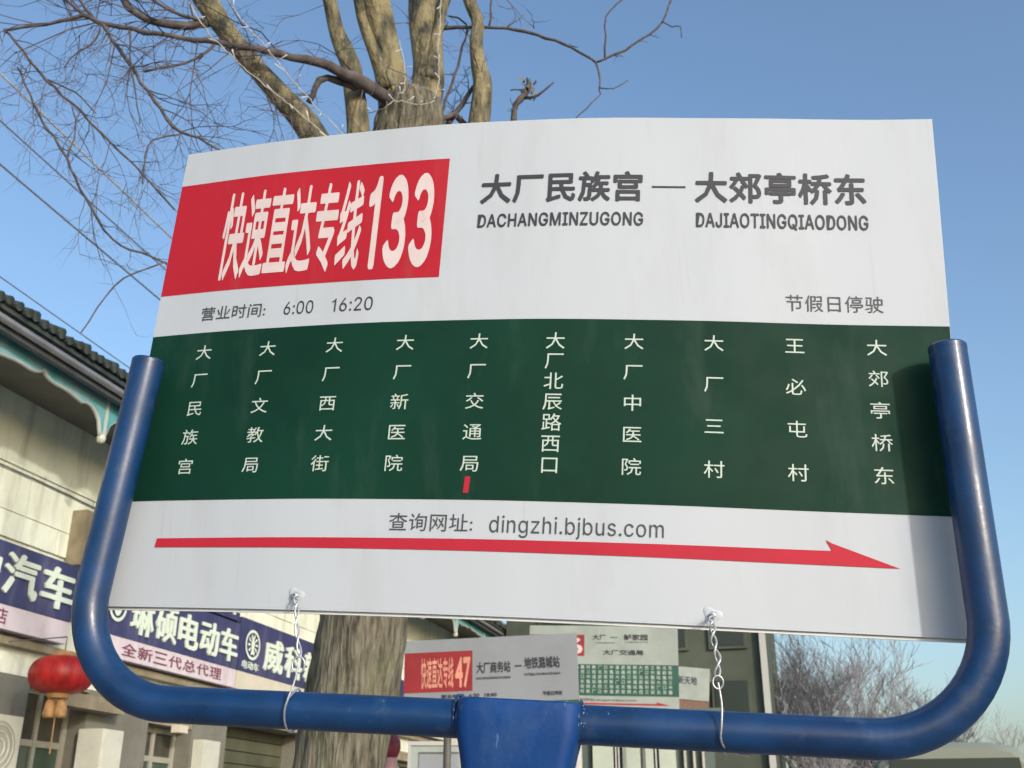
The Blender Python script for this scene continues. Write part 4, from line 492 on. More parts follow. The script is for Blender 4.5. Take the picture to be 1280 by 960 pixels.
# post: rounded square sleeve with a saddle that grips the lower tube
def rrect(hx, hy, r, n=6):
    o = []
    for cx, cy, a0 in ((hx - r, hy - r, 0), (-hx + r, hy - r, pi / 2), (-hx + r, -hy + r, pi), (hx - r, -hy + r, 1.5 * pi)):
        for i in range(n + 1): t = a0 + pi / 2 * i / n; o.append((cx + r * cos(t), cy + r * sin(t)))
    return o
def loft(levels):
    mb = MB(); vs = []; fs = []; n = None
    for b, hx, hy, r, oc in levels:
        rr = rrect(hx, hy, r); n = len(rr)
        vs += [FP(.040 + x, b, oc + y) for x, y in rr]
    for i in range(len(levels) - 1):
        for k in range(n):
            k2 = (k + 1) % n; fs.append((i * n + k, i * n + k2, (i + 1) * n + k2, (i + 1) * n + k))
    fs.append(tuple(range(n - 1, -1, -1))); fs.append(tuple((len(levels) - 1) * n + k for k in range(n)))
    mb.add(vs, fs); return mb
bl = -base.z
bt = -(FO.z) / FZ.z
obj('saddle', loft([(-.437, .0685, .0392, .018, 0), (-.418, .0712, .0405, .018, 0), (-.398, .0752, .042, .019, 0), (-.382, .0790, .0432, .02, 0), (-.366, .0812, .044, .02, 0), (-.338, .0812, .044, .02, 0), (-.333, .0805, .0425, .02, 0), (-.3305, .077, .039, .02, 0)]), 'blue_post', stop, smooth=35)
obj('post', loft([(bt + .15, .069, .0385, .018, 0), (-1.0, .069, .0385, .018, 0), (-.55, .0685, .0385, .018, 0), (-.4375, .0685, .0388, .018, 0)]), 'blue_post', stop, smooth=35)
obj('foot_plate', loft([(bt + .012, .13, .13, .02, 0), (bt + .03, .13, .13, .02, 0), (bt + .034, .075, .045, .02, 0), (bt + .15, .0695, .039, .018, 0)]), 'blue_post', stop, smooth=35)
# weld bead with chipped paint on the right of the saddle
mb = MB()
for i in range(30):
    t = random.random(); a = .037 + .0818 + random.uniform(-.002, .016) * (1 - .3 * t); b = -.330 - .052 * t + random.uniform(-.006, .006)
    rr = random.uniform(.0004, .0013)
    dz = math.sqrt(max(0, .0255 ** 2 - (b + .3535) ** 2)) if abs(b + .3535) < .0255 else 0
    if dz == 0: continue
    p = FP(a, b, dz + .0002); mb.add([p + Vector((x * rr, y * rr, z * rr)) for x, y, z in ((1, 0, 0), (-1, 0, 0), (0, 1, 0), (0, -1, 0), (0, 0, 1), (0, 0, -1))], [(0, 2, 4), (2, 1, 4), (1, 3, 4), (3, 0, 4), (2, 0, 5), (1, 2, 5), (3, 1, 5), (0, 3, 5)])
obj('weld_spatter', mb, 'chip', stop)
for sd in (-1, 1):
    mb = MB(); n = 26; pts = []
    for i in range(n + 1):
        t = 2 * pi * i / n; pts.append(FP(.037 + sd * .083, -.3535 + .0262 * sin(t), .0262 * cos(t)))
    mb.tube(pts, [.0022 * (1 + .25 * sin(i * 2.1)) for i in range(n + 1)], 7); obj('weld_bead', mb, 'blue', stop, smooth=True)

# ---- the two wire ties
def smoothpath(P, k=8):
    P = [Vector(p) for p in P]; out = []
    for i in range(len(P) - 1):
        p0 = P[max(i - 1, 0)]; p1 = P[i]; p2 = P[i + 1]; p3 = P[min(i + 2, len(P) - 1)]
        for j in range(k):
            t = j / k; out.append(.5 * ((2 * p1) + (-p0 + p2) * t + (2 * p0 - 5 * p1 + 4 * p2 - p3) * t * t + (-p0 + 3 * p1 - 3 * p2 + p3) * t ** 3))
    out.append(P[-1]); return out
def twist_strands(mb, path, amp, turns, r, ph=0):
    for s in (0, 1):
        o = []
        for i, p in enumerate(path):
            t = i / (len(path) - 1); a = ph + s * pi + t * turns * 2 * pi
            k = amp * (1 if t > .04 else .6)
            o.append(p + FX * cos(a) * k + FN * sin(a) * k)
        mb.tube(o, r, 8)
W1 = [(-0.3099, 1.5389, 1.7103), (-0.3067, 1.5350, 1.7041), (-0.3038, 1.5306, 1.6898), (-0.3013, 1.5272, 1.6657), (-0.2965, 1.5233, 1.6419), (-0.2911, 1.5191, 1.6239), (-0.295, 1.5186, 1.6045), (-0.2973, 1.5186, 1.5917), (-0.304, 1.5206, 1.575), (-0.3081, 1.525, 1.5608), (-0.3087, 1.5339, 1.547), (-0.3074, 1.5484, 1.5368)]
W2 = [(0.2631, 1.4381, 1.6662), (0.263, 1.4320, 1.6593), (0.2625, 1.427, 1.6452), (0.2626, 1.4238, 1.6261), (0.2656, 1.4201, 1.6053), (0.2617, 1.4177, 1.5849), (0.2638, 1.4179, 1.5711), (0.2655, 1.4185, 1.5515), (0.2639, 1.4199, 1.5273), (0.2626, 1.4249, 1.5114), (0.268, 1.4365, 1.5017), (0.2832, 1.4503, 1.495), (0.3046, 1.4568, 1.4915)]
for W, hole, lab in ((W1, bsurf(-.3006, -.3776, .001), 'left silver wire tie, with a loose loop just above the blue tube'),
                     (W2, bsurf(.2895, -.3835, .001), 'right silver wire tie, tightly twisted below the arrow, tail hooked under the tube')):
    if W is W1: W = [Vector(p) - (FZ * .0062 - FN * .0015) * (1 if i > 7 else 0) for i, p in enumerate(W)]
    t = thing('wire_tie', hole, lab, 'wire tie', 'wire ties holding the board to the tube')
    left = hole.x < 0
    mb = MB(); upper = smoothpath([hole + FN * .004] + [Vector(p) for p in W[1:6]], 7)
    twist_strands(mb, upper, .0026 if left else .0034, 2.2 if left else 2.6, .00145, .4)
    obj('twisted_strands', mb, 'wire', t, smooth=True)
    c = Vector(W[6]) * .5 + Vector(W[5]) * .5; mb = MB(); pts = []
    rl = .0085 if left else .0065
    for i in range(27):
        a = -pi / 2 + 2 * pi * i / 24; pts.append(c + FX * cos(a) * rl + FZ * sin(a) * rl * (1.25) + FN * (.003 * sin(a / 2)))
    mb.tube(pts, .0012, 8); obj('loop', mb, 'wire', t, smooth=True)
    mb = MB(); tail = smoothpath([c + FN * .002] + [Vector(p) for p in W[7:]], 7); mb.tube(tail, .0015, 8)
    # behind the tube and back up to the loop
    e = Vector(W[-1] if left else W[-3]); ea = (e - FO).dot(FX); q8 = Vector(W[8 if left else 7]); qa = (q8 - FO).dot(FX); sg = .0055 if left else .002
    back = [e, FP(ea + .001, -.3812 - sg, -.008), FP(ea + .001, -.368 - sg, -.025), FP(qa, -.340 - sg, -.0255), FP(qa, -.3262 - sg, -.006), FP(qa, -.3265 - sg, .008), q8 + FN * .001]
    mb.tube(smoothpath(back, 6), .0015, 8); obj('tail', mb, 'wire', t, smooth=True)
    mb = MB(); pts = [];
    for i in range(22):
        a = i * 1.35; q = 1 - .4 * i / 22; pts.append(hole + FX * (.0050 * q * cos(a) + random.uniform(-.0006, .0006)) + FZ * (.0036 * q * sin(a) + random.uniform(-.0006, .0006)) + FN * (.001 + .005 * i / 22))
    mb.tube(pts, .0011, 7); obj('knot', mb, 'wire', t, smooth=True)
    mb = MB(); n = 20; vs = []; fs = []
    u0, v0 = (-.3006, -.3776) if left else (.2895, -.3835)
    for i in range(n):
        a = 2 * pi * i / n; k = 1 + .25 * sin(3 * a + 1); vs += [bsurf(u0 + .004 * cos(a), v0 + .004 * sin(a), .0005), bsurf(u0 + .008 * k * cos(a), v0 + .008 * k * sin(a), .0022), bsurf(u0 + .012 * k * cos(a), v0 + .012 * k * sin(a), .0003)]
    for i in range(n):
        j = (i + 1) % n
        for q in (0, 1): fs.append((i * 3 + q, j * 3 + q, j * 3 + q + 1, i * 3 + q + 1))
    mb.add(vs, fs); obj('puckered_rim', mb, 'board', board, smooth=True)

# limbs of the near tree: x, y, z, radius
BR=[
 ('trunk',[(-0.705, 4.6, 1.553, 0.1882), (-0.661, 4.6, 1.955, 0.1834), (-0.62, 4.6, 2.251, 0.1813), (-0.601, 4.6, 2.562, 0.1825), (-0.587, 4.6, 3.235, 0.1834), (-0.565, 4.6, 3.944, 0.1858), (-0.538, 4.6, 4.445, 0.1846), (-0.52, 4.6, 4.734, 0.1802), (-0.526, 4.6, 4.893, 0.1449)]),
 ('A',[(-0.575, 4.6, 4.784, 0.1027), (-0.61, 4.55, 4.946, 0.0865), (-0.649, 4.5, 5.109, 0.0785), (-0.688, 4.45, 5.273, 0.0767), (-0.713, 4.4, 5.386, 0.0746), (-0.766, 4.3, 5.611, 0.0662), (-0.875, 4.2, 5.946, 0.0542), (-1.011, 4.1, 6.346, 0.0421), (-1.112, 4.0, 6.818, 0.0257)]),
 ('A2',[(-0.628, 4.5, 4.907, 0.0489), (-0.699, 4.42, 5.063, 0.0325), (-0.756, 4.36, 5.205, 0.0264), (-0.777, 4.3, 5.295, 0.0243), (-0.828, 4.2, 5.566, 0.0203), (-0.817, 4.1, 5.893, 0.0122)]),
 ('B',[(-0.493, 4.6, 4.784, 0.1027), (-0.444, 4.62, 5.0, 0.0879), (-0.447, 4.65, 5.18, 0.0809), (-0.471, 4.7, 5.436, 0.0873), (-0.488, 4.75, 5.703, 0.0895), (-0.492, 4.8, 6.161, 0.0835), (-0.439, 4.9, 6.769, 0.0732), (-0.312, 5.0, 7.648, 0.0572), (-0.276, 5.1, 8.548, 0.0331)]),
 ('B2',[(-0.422, 4.55, 4.996, 0.0372), (-0.404, 4.6, 5.297, 0.0298), (-0.368, 4.65, 5.612, 0.0263), (-0.296, 4.7, 6.121, 0.0228), (-0.094, 4.7, 6.613, 0.0164)]),
 ('C',[(-0.591, 4.6, 3.315, 0.0738), (-0.67, 4.5, 3.803, 0.0677), (-0.725, 4.45, 4.255, 0.0617), (-0.752, 4.4, 4.589, 0.0568), (-0.79, 4.4, 4.848, 0.0499), (-0.804, 4.4, 4.952, 0.0482), (-0.847, 4.38, 5.055, 0.0464), (-0.892, 4.36, 5.169, 0.0365), (-0.932, 4.34, 5.332, 0.0347), (-0.982, 4.3, 5.557, 0.0309), (-0.975, 4.2, 5.891, 0.0249), (-1.049, 4.1, 6.288, 0.0168)]),
 ('D',[(-0.443, 4.6, 3.315, 0.0738), (-0.306, 4.6, 3.77, 0.0688), (-0.199, 4.6, 4.304, 0.0616), (-0.168, 4.6, 4.784, 0.0555), (-0.154, 4.6, 5.005, 0.0501), (-0.177, 4.6, 5.139, 0.04), (-0.191, 4.6, 5.281, 0.034), (-0.184, 4.6, 5.42, 0.0322), (-0.23, 4.6, 5.567, 0.0347), (-0.287, 4.6, 5.848, 0.0309), (-0.231, 4.7, 6.364, 0.0254), (-0.097, 4.8, 6.987, 0.0171)]),
 ('E',[(-0.63, 4.6, 3.518, 0.0825), (-0.755, 4.4, 4.09, 0.0755), (-0.944, 4.25, 4.453, 0.0661), (-1.087, 4.2, 4.617, 0.0549), (-1.205, 4.15, 4.74, 0.0474), (-1.341, 4.1, 4.897, 0.0475), (-1.461, 4.05, 5.069, 0.0534), (-1.598, 4.0, 5.317, 0.0462), (-1.773, 3.9, 5.57, 0.0347), (-1.905, 3.8, 5.93, 0.0233)]),
 ('F',[(-0.606, 4.55, 4.855, 0.045), (-0.722, 4.3, 4.775, 0.0332), (-0.804, 4.2, 4.757, 0.0268), (-0.92, 4.1, 4.742, 0.0216), (-1.079, 4.05, 4.747, 0.0177), (-1.254, 4.0, 4.752, 0.0148), (-1.5, 3.95, 4.76, 0.0119), (-1.722, 3.9, 4.762, 0.0109), (-1.873, 3.9, 4.808, 0.0109), (-1.95, 3.9, 4.836, 0.01), (-2.073, 3.9, 4.808, 0.0082), (-2.301, 3.9, 4.758, 0.0063)]),
 ('F1',[(-2.301, 3.9, 4.758, 0.0063), (-2.189, 3.9, 4.636, 0.0061), (-2.056, 3.9, 4.482, 0.006), (-1.888, 3.9, 4.311, 0.0059), (-1.684, 3.9, 4.103, 0.0052), (-1.506, 3.9, 3.922, 0.0047), (-1.416, 3.9, 3.816, 0.004)]),
 ('F2',[(-1.86, 3.9, 4.794, 0.0091), (-1.736, 3.9, 4.605, 0.0082), (-1.541, 3.9, 4.332, 0.0074), (-1.438, 3.9, 4.206, 0.0066), (-1.348, 3.9, 4.177, 0.0052), (-1.255, 3.9, 4.111, 0.0045)]),
 ('F3',[(-1.367, 3.98, 4.744, 0.0073), (-1.465, 3.95, 4.62, 0.0062), (-1.636, 3.9, 4.526, 0.0046)]),
 ('F4',[(-1.732, 3.9, 4.758, 0.0054), (-1.694, 3.88, 4.554, 0.0039), (-1.642, 3.87, 4.373, 0.0035), (-1.601, 3.86, 4.218, 0.0028)]),
 ('F5',[(-1.939, 3.9, 4.836, 0.0073), (-2.014, 3.9, 4.896, 0.0062), (-2.095, 3.9, 4.989, 0.0055)]),
 ('F6',[(-1.892, 3.9, 4.813, 0.0073), (-1.993, 3.92, 4.951, 0.0065), (-2.083, 3.95, 5.098, 0.0056)]),
 ('F7',[(-2.056, 3.9, 4.482, 0.0044), (-1.96, 3.9, 4.439, 0.0039), (-1.892, 3.9, 4.387, 0.0035), (-1.816, 3.9, 4.302, 0.0026)]),
 ('F8',[(-1.871, 3.9, 4.794, 0.0047), (-1.876, 3.9, 4.704, 0.0041), (-1.94, 3.9, 4.65, 0.0036), (-1.995, 3.9, 4.548, 0.0027)]),
 ('F9',[(-1.437, 3.9, 4.193, 0.0043), (-1.554, 3.9, 4.165, 0.0038), (-1.571, 3.9, 4.082, 0.0034), (-1.566, 3.9, 3.942, 0.0027)]),
 ('G',[(-1.423, 4.08, 4.961, 0.0228), (-1.528, 4.05, 4.92, 0.0198), (-1.63, 4.02, 4.904, 0.0178), (-1.719, 4.0, 4.919, 0.0159), (-1.803, 4.0, 4.985, 0.0141), (-1.867, 4.0, 5.096, 0.0133)]),
 ('G2',[(-1.458, 4.06, 4.948, 0.0114), (-1.553, 4.0, 4.938, 0.0084), (-1.653, 3.95, 4.959, 0.0074), (-1.739, 3.9, 5.027, 0.0055)]),
 ('H',[(-0.76, 4.3, 4.76, 0.0234), (-0.879, 4.2, 4.734, 0.0172), (-0.928, 4.18, 4.666, 0.0152), (-0.96, 4.2, 4.59, 0.0151)]),
 ('I0',[(-0.415, 4.7, 5.458, 0.0109), (-0.296, 4.68, 5.446, 0.0098), (-0.172, 4.62, 5.399, 0.0086), (-0.034, 4.6, 5.377, 0.009), (0.128, 4.6, 5.334, 0.0085), (0.276, 4.6, 5.27, 0.0076), (0.442, 4.6, 5.149, 0.0072)]),
 ('I1',[(0.442, 4.6, 5.149, 0.0067), (0.591, 4.58, 5.216, 0.0063), (0.719, 4.56, 5.3, 0.0059), (0.798, 4.55, 5.387, 0.0055), (0.858, 4.55, 5.544, 0.0051), (0.916, 4.55, 5.799, 0.0044)]),
 ('I2',[(0.49, 4.6, 5.181, 0.0055), (0.497, 4.58, 5.306, 0.0051), (0.5, 4.57, 5.431, 0.0047), (0.612, 4.57, 5.562, 0.0047), (0.833, 4.57, 5.819, 0.0044)]),
 ('I3',[(0.442, 4.6, 5.149, 0.0059), (0.454, 4.58, 5.02, 0.0046), (0.455, 4.57, 4.951, 0.0041), (0.444, 4.56, 4.898, 0.0037), (0.38, 4.55, 4.821, 0.0033), (0.317, 4.55, 4.747, 0.003)]),
 ('I4',[(0.455, 4.57, 4.961, 0.0033), (0.527, 4.55, 4.94, 0.0029), (0.6, 4.55, 4.996, 0.0025)]),
 ('I5',[(0.798, 4.55, 5.376, 0.0038), (0.843, 4.53, 5.327, 0.0032), (0.89, 4.53, 5.327, 0.003), (0.889, 4.53, 5.253, 0.0025)]),
 ('I6',[(-0.125, 4.62, 5.399, 0.0064), (-0.112, 4.6, 5.512, 0.0056), (-0.109, 4.6, 5.678, 0.0044)]),
 ('J',[(-0.23, 4.7, 4.807, 0.0188), (-0.291, 4.65, 4.845, 0.0166), (-0.363, 4.62, 4.798, 0.0144)]),
 ('J2',[(-0.332, 4.66, 4.803, 0.0145), (-0.261, 4.68, 4.944, 0.0126), (-0.203, 4.66, 5.042, 0.0106)]),
 ('J3',[(-0.383, 4.66, 4.828, 0.0083), (-0.318, 4.68, 5.073, 0.0076), (-0.267, 4.68, 5.311, 0.0065), (-0.249, 4.68, 5.473, 0.0057), (-0.352, 4.7, 5.546, 0.0044)]),
 ('K',[(-2.203, 3.9, 4.552, 0.0039), (-2.11, 3.88, 4.389, 0.0046), (-2.06, 3.87, 4.288, 0.0052), (-1.971, 3.87, 4.164, 0.0055), (-1.891, 3.87, 4.05, 0.0054), (-1.814, 3.87, 3.902, 0.0054), (-1.716, 3.87, 3.739, 0.0053), (-1.608, 3.87, 3.629, 0.0049), (-1.51, 3.87, 3.588, 0.0046), (-1.41, 3.87, 3.54, 0.0042), (-1.331, 3.87, 3.51, 0.0036)]),
 ('K2',[(-1.411, 3.87, 3.551, 0.0039), (-1.517, 3.85, 3.492, 0.0036), (-1.592, 3.84, 3.425, 0.0034), (-1.64, 3.83, 3.32, 0.0032), (-1.685, 3.82, 3.207, 0.0025)]),
 ('K3',[(-1.891, 3.87, 4.05, 0.0041), (-1.883, 3.88, 4.15, 0.0038), (-1.897, 3.89, 4.261, 0.0035), (-1.927, 3.9, 4.34, 0.0032)]),
 ('M',[(-1.336, 4.05, 4.784, 0.0056), (-1.26, 4.05, 4.692, 0.0046), (-1.139, 4.05, 4.578, 0.0083), (-1.09, 4.1, 4.527, 0.0074)]),
 ('N',[(0.0, 4.8, 4.727, 0.0233), (0.009, 4.78, 4.916, 0.0192), (0.026, 4.76, 5.004, 0.015), (0.064, 4.75, 5.049, 0.0193), (0.095, 4.74, 5.12, 0.0151), (0.082, 4.74, 5.157, 0.0065)]),
 ('N2',[(0.064, 4.75, 5.039, 0.0107), (0.136, 4.7, 5.011, 0.0064), (0.221, 4.68, 5.083, 0.0042)]),
 ('N3',[(0.086, 4.75, 5.091, 0.0064), (0.034, 4.75, 5.091, 0.0043), (-0.009, 4.75, 5.086, 0.0032)]),
]

# ------------------------------------------------------------------ the near tree
def resample(pts, step):
    out = []
    P = [Vector(p[:3]) for p in pts]; R = [p[3] for p in pts]
    for i in range(len(P) - 1):
        p0 = P[max(i - 1, 0)]; p1 = P[i]; p2 = P[i + 1]; p3 = P[min(i + 2, len(P) - 1)]
        k = max(2, int((p2 - p1).length / step))
        for j in range(k):
            t = j / k
            out.append((.5 * ((2 * p1) + (-p0 + p2) * t + (2 * p0 - 5 * p1 + 4 * p2 - p3) * t * t + (-p0 + 3 * p1 - 3 * p2 + p3) * t ** 3), R[i] * (1 - t) + R[i + 1] * t))
    out.append((P[-1], R[-1])); return out
from mathutils import noise as mnoise
def barktube(mb, path, n, ridge, lump, seed=0.0):
    """tapered tube whose radius carries bark ridges running along it and slow lumps"""
    pts = [p for p, r in path]; rad = [r for p, r in path]
    base0 = len(mb.v); mb.tube(pts, rad, n)
    for i in range(len(pts)):
        for k in range(n):
            idx = base0 + i * n + k; v = Vector(mb.v[idx]); d = v - pts[i]
            a = 2 * pi * k / n
            f = 1 + lump * mnoise.noise(Vector((cos(a) * 1.2 + seed, sin(a) * 1.2, pts[i].z * 3.0 + pts[i].x * 2))) \
                + ridge * mnoise.noise(Vector((cos(a) * 7 + seed, sin(a) * 7, pts[i].z * 4))) + ridge * .6 * mnoise.noise(Vector((cos(a) * 16 + seed, sin(a) * 16, pts[i].z * 9)))
            mb.v[idx] = tuple(pts[i] + d * f)
BRD = dict(BR)
tr = [tuple(q) for q in BRD['trunk']]
b0 = tr[0]
t0 = (b0[0] - .05, b0[1], 0.9, .20); tg = (b0[0] - .09, b0[1], 0.0, .27)
tree = thing('roadside_tree', (tg[0], tg[1], 0), 'big bare tree with rough grey trunk and ochre limbs forking just above the route board', 'tree')
mb = MB(); path = resample([tg, (tg[0], tg[1], .25, .215), t0] + tr, .035); barktube(mb, path, 84, .085, .10)
obj('trunk', mb, 'bark', tree, smooth=True)
big = {'A': 40, 'B': 40, 'C': 28, 'D': 28, 'E': 32, 'A2': 18, 'B2': 16}
tips = []
for name, pts in BR:
    if name == 'trunk': continue
    mb = MB()
    if name in big:
        barktube(mb, resample(pts, .03), big[name], .05, .13, seed=hash(name[0]) % 7 if False else ord(name[0]) % 7)
        obj('limb', mb, 'limb', tree, smooth=True)
    else:
        P = resample(pts, .05); pp2 = []
        thick = P[0][1] > .008
        for i, (p, r) in enumerate(P):
            j = min(r * 1.2, .006); pp2.append((p + Vector((random.uniform(-j, j), random.uniform(-j, j), random.uniform(-j, j))) if 0 < i < len(P) - 1 else p, r * random.uniform(.88, 1.12)))
        if thick: barktube(mb, pp2, 14, .04, .12)
        else: mb.tube([p for p, r in pp2], [r for p, r in pp2], 7)
        obj('branch', mb, 'dbranch', tree, smooth=True)
# burls at the fork
for c, r, sq in (((-0.56, 4.50, 4.60), .085, .9), ((-.43, 4.49, 4.57), .10, .8), ((-.50, 4.47, 4.52), .12, .7)):
    mb = MB(); n = 22; mm = 14; vs = []; fs = []
    for i in range(mm + 1):
        th = pi * i / mm
        for k in range(n):
            a = 2 * pi * k / n; d = Vector((sin(th) * cos(a), sin(th) * sin(a), cos(th) * sq)); f = 1 + .22 * mnoise.noise(d * 3 + Vector(c) * 3) + .08 * mnoise.noise(d * 9)
            vs.append(Vector(c) + d * r * f)
    for i in range(mm):
        for k in range(n): k2 = (k + 1) % n; fs.append((i * n + k, (i + 1) * n + k, (i + 1) * n + k2, i * n + k2))
    mb.add(vs, fs); obj('burl', mb, 'bark', tree, smooth=True)
# fine twigs
def twig(mb, p, d, L, r, depth, droop, segs=5):
    pts = [p.copy()]; dd = d.normalized()
    for i in range(segs):
        dd = (dd + Vector((random.uniform(-.28, .28), random.uniform(-.28, .28), random.uniform(-.28, .28) - droop))).normalized()
        pts.append(pts[-1] + dd * L / segs)
    mb.tube(pts, [r * (1 - .75 * i / segs) for i in range(segs + 1)], 3, cap=False)
    if depth > 0:
        for i in range(1, segs + 1):
            if random.random() < .72:
                q = Vector((random.uniform(-1, 1), random.uniform(-.7, .7), random.uniform(-.9, .7))).normalized()
                twig(mb, pts[i], (dd + q * 1.1), L * random.uniform(.35, .62), r * .6, depth - 1, droop, 4)
tw = MB()
rs = random.getstate(); random.seed(21)
dens = {'F': (14, .75, .10), 'F1': (20, .42, .02), 'F2': (15, .42, .02), 'F3': (5, .3, .05), 'F4': (5, .28, .05), 'F5': (5, .5, .0), 'F6': (5, .5, .0), 'F9': (6, .25, .05), 'F7': (3, .2, 0), 'F8': (4, .25, .05),
        'G': (10, .5, .0), 'G2': (8, .45, -.03), 'H': (2, .3, 0), 'K': (15, .32, .0), 'K3': (3, .2, 0), 'E': (11, .55, .03), 'C': (5, .35, .0), 'J': (2, .15, 0), 'J3': (5, .22, -.05), 'I0': (3, .10, .0), 'I1': (5, .10, .05), 'M': (5, .35, .05), 'A': (4, .5, -.1), 'B': (4, .5, -.1), 'D': (5, .3, -.05), 'N': (6, .06, -.05), 'J2': (5, .2, -.05)}
for name, pts in BR:
    if name not in dens: continue
    n, L, droop = dens[name]
    P = resample(pts, .06)
    for k in range(n):
        i = int((k + random.random()) / n * (len(P) - 1)); p, r = P[min(i, len(P) - 2)]; nx = P[min(i, len(P) - 2) + 1][0]
        if name in ('E', 'C', 'A', 'B', 'D') and p.z < 4.7 and name != 'E': continue
        d = (nx - p).normalized() + Vector((random.uniform(-1, 1), random.uniform(-.6, .6), random.uniform(-1, .8)))
        twig(tw, p, d, L * random.uniform(.5, 1.1), min(.0042, max(.0016, r * .45)), 2 if L > .2 else 1, droop)
# upper crown, above the picture
for c in ('A', 'B', 'C', 'D', 'E', 'A2', 'B2'):
    P = resample(BRD[c], .1)
    for k in range(4):
        p, r = P[-1 - int(k * .5)] if k * .5 < len(P) - 1 else P[-1]
        if p.z < 5.9: continue
        twig(tw, p, Vector((random.uniform(-1, 1), random.uniform(-1, 1), random.uniform(.2, 1.3))), random.uniform(1.0, 2.2), .011, 3, -.02, 6)
random.setstate(rs)
obj('twigs', tw, 'twig', tree, kind='stuff')
# a scrap of dead leaves snagged on the stub right of the limbs
mb = MB(); c0 = Vector(BRD['N'][4][:3])
for i in range(26):
    c = c0 + Vector((random.uniform(-.045, .03), random.uniform(-.03, .03), random.uniform(-.09, .03))); a = Vector((random.uniform(-1, 1), random.uniform(-1, 1), random.uniform(-1, 1))).normalized() * random.uniform(.012, .03)
    b = a.orthogonal().normalized() * random.uniform(.006, .016)
    mb.add([c - a, c + b + a * .1, c + a, c - b], [(0, 1, 2), (0, 2, 3)])
obj('dead_leaves', mb, 'leaf', tree, kind='stuff')

# ---- string lights hung on the tree
STR = [
 ('yellowish clear light string lying along the leaning left limb', [(-1.519, 3.86, 4.971), (-1.377, 3.87, 4.741), (-1.215, 3.88, 4.562), (-1.041, 3.88, 4.398), (-0.902, 3.88, 4.271), (-0.737, 3.88, 4.113)], 9),
 ('white light string hanging in the air right of the leaning left limb', [(-1.341, 3.88, 4.985), (-1.233, 3.88, 4.813), (-1.07, 3.88, 4.607), (-0.982, 3.88, 4.484), (-0.865, 3.88, 4.338), (-0.715, 3.88, 4.163)], 10),
 ('pale light string wound round the fork of the trunk and up its right limb', [(-0.705, 4.42, 4.689), (-0.625, 4.33, 4.654), (-0.58, 4.32, 4.683), (-0.525, 4.32, 4.687), (-0.47, 4.33, 4.678), (-0.413, 4.36, 4.707), (-0.385, 4.4, 4.761), (-0.372, 4.42, 4.844), (-0.369, 4.45, 4.957), (-0.382, 4.5, 5.16), (-0.381, 4.55, 5.36), (-0.383, 4.55, 5.576)], 12),
 ('short pale light string hanging down the middle limb of the fork', [(-0.562, 4.33, 4.74), (-0.528, 4.33, 4.759), (-0.527, 4.33, 4.856), (-0.539, 4.33, 4.944), (-0.563, 4.30, 5.043)], 4),
]
bulb_me = None
for lab, pts, nb in STR:
    t = thing('string_lights', pts[-1], lab, 'string lights', 'light strings hung on the big tree')
    P = smoothpath(pts, 8); P = [p + Vector((random.uniform(-.004, .004), 0, random.uniform(-.004, .004))) for p in P]
    mb = MB(); mb.tube(P, 0.0024 if nb > 5 else .002, 6)
    obj('cord', mb, 'cord', t, smooth=True)
    for i in range(nb):
        p = P[int((i + .5) / nb * (len(P) - 1))]; d = Vector((random.uniform(-1, 1), random.uniform(-.5, 0), random.uniform(-1, 1))).normalized()
        mb = MB(); L = random.uniform(.02, .045); mb.tube([p, p + d * L * .6, p + d * L, p + d * (L + .008)], [.0014, .0018, .0034, .0014], 6); obj('bulb', mb, 'bulb', t, smooth=True)

# ---- overhead cables, parallel to the street
for s0, z0, w, r, lab in ((7.03, 5.94, 6.5, .010, 'thin overhead cable just above the dark tiled eave'), (5.2, 5.66, 5.0, .012, 'overhead cable crossing the open sky left of the board, below the twigs'),
                          (4.71, 5.60, 4.6, .009, 'thin overhead cable through the lower edge of the twigs'), (4.42, 5.71, 4.4, .011, 'pale topmost overhead cable at the left edge of the picture')):
    mb = MB(); pts = []
    for i in range(61):
        s = -12 + i; pts.append(G(s, w, z0 + .0022 * ((s - 18) ** 2 - (s0 - 18) ** 2) * .35))
    mb.tube(pts, r * .6, 6); o = obj('overhead_cable', mb, 'cable' if 'pale' not in lab else 'cord', loc=G(-12, w, 4), label=lab, category='cable', group='overhead cables')

# ------------------------------------------------------------------ the shop row on the left
S0, S1 = 1.5, 33.0
shop = thing('shop_building', G(S0, 7, 0), 'long cream shop row with dark tiled eave and teal scalloped arches under it', 'building')
opens = [(2.2, 3.6, 2.5, 'door'), (4.3, 5.8, 2.7, 'win'), (6.3, 7.4, 2.5, 'door'), (8.95, 9.88, 2.72, 'win'), (11.0, 11.93, 2.53, 'door'), (12.75, 15.1, 2.72, 'shut'), (15.8, 18.0, 2.6, 'win'), (18.9, 20.1, 2.6, 'door'), (20.9, 23.2, 2.7, 'shut'), (24.0, 26.0, 2.6, 'win'), (27.0, 28.2, 2.6, 'door'), (29.2, 31.5, 2.6, 'win')]
mb = MB(); fbox(mb, S0, S1, 7.0, 13.0, 2.75, 5.30); fbox(mb, S0, S1, 7.45, 13.0, 0, 2.748)
obj('wall', mb, 'wall', shop)
cur = S0; prs = []
for a, b, z, k in opens:
    prs.append((cur, a)); cur = b
prs.append((cur, S1))
for a, b in prs:
    mb = MB(); fbox(mb, a, b, 6.998, 7.449, 0, 2.747); obj('pier', mb, 'shadewall', shop)
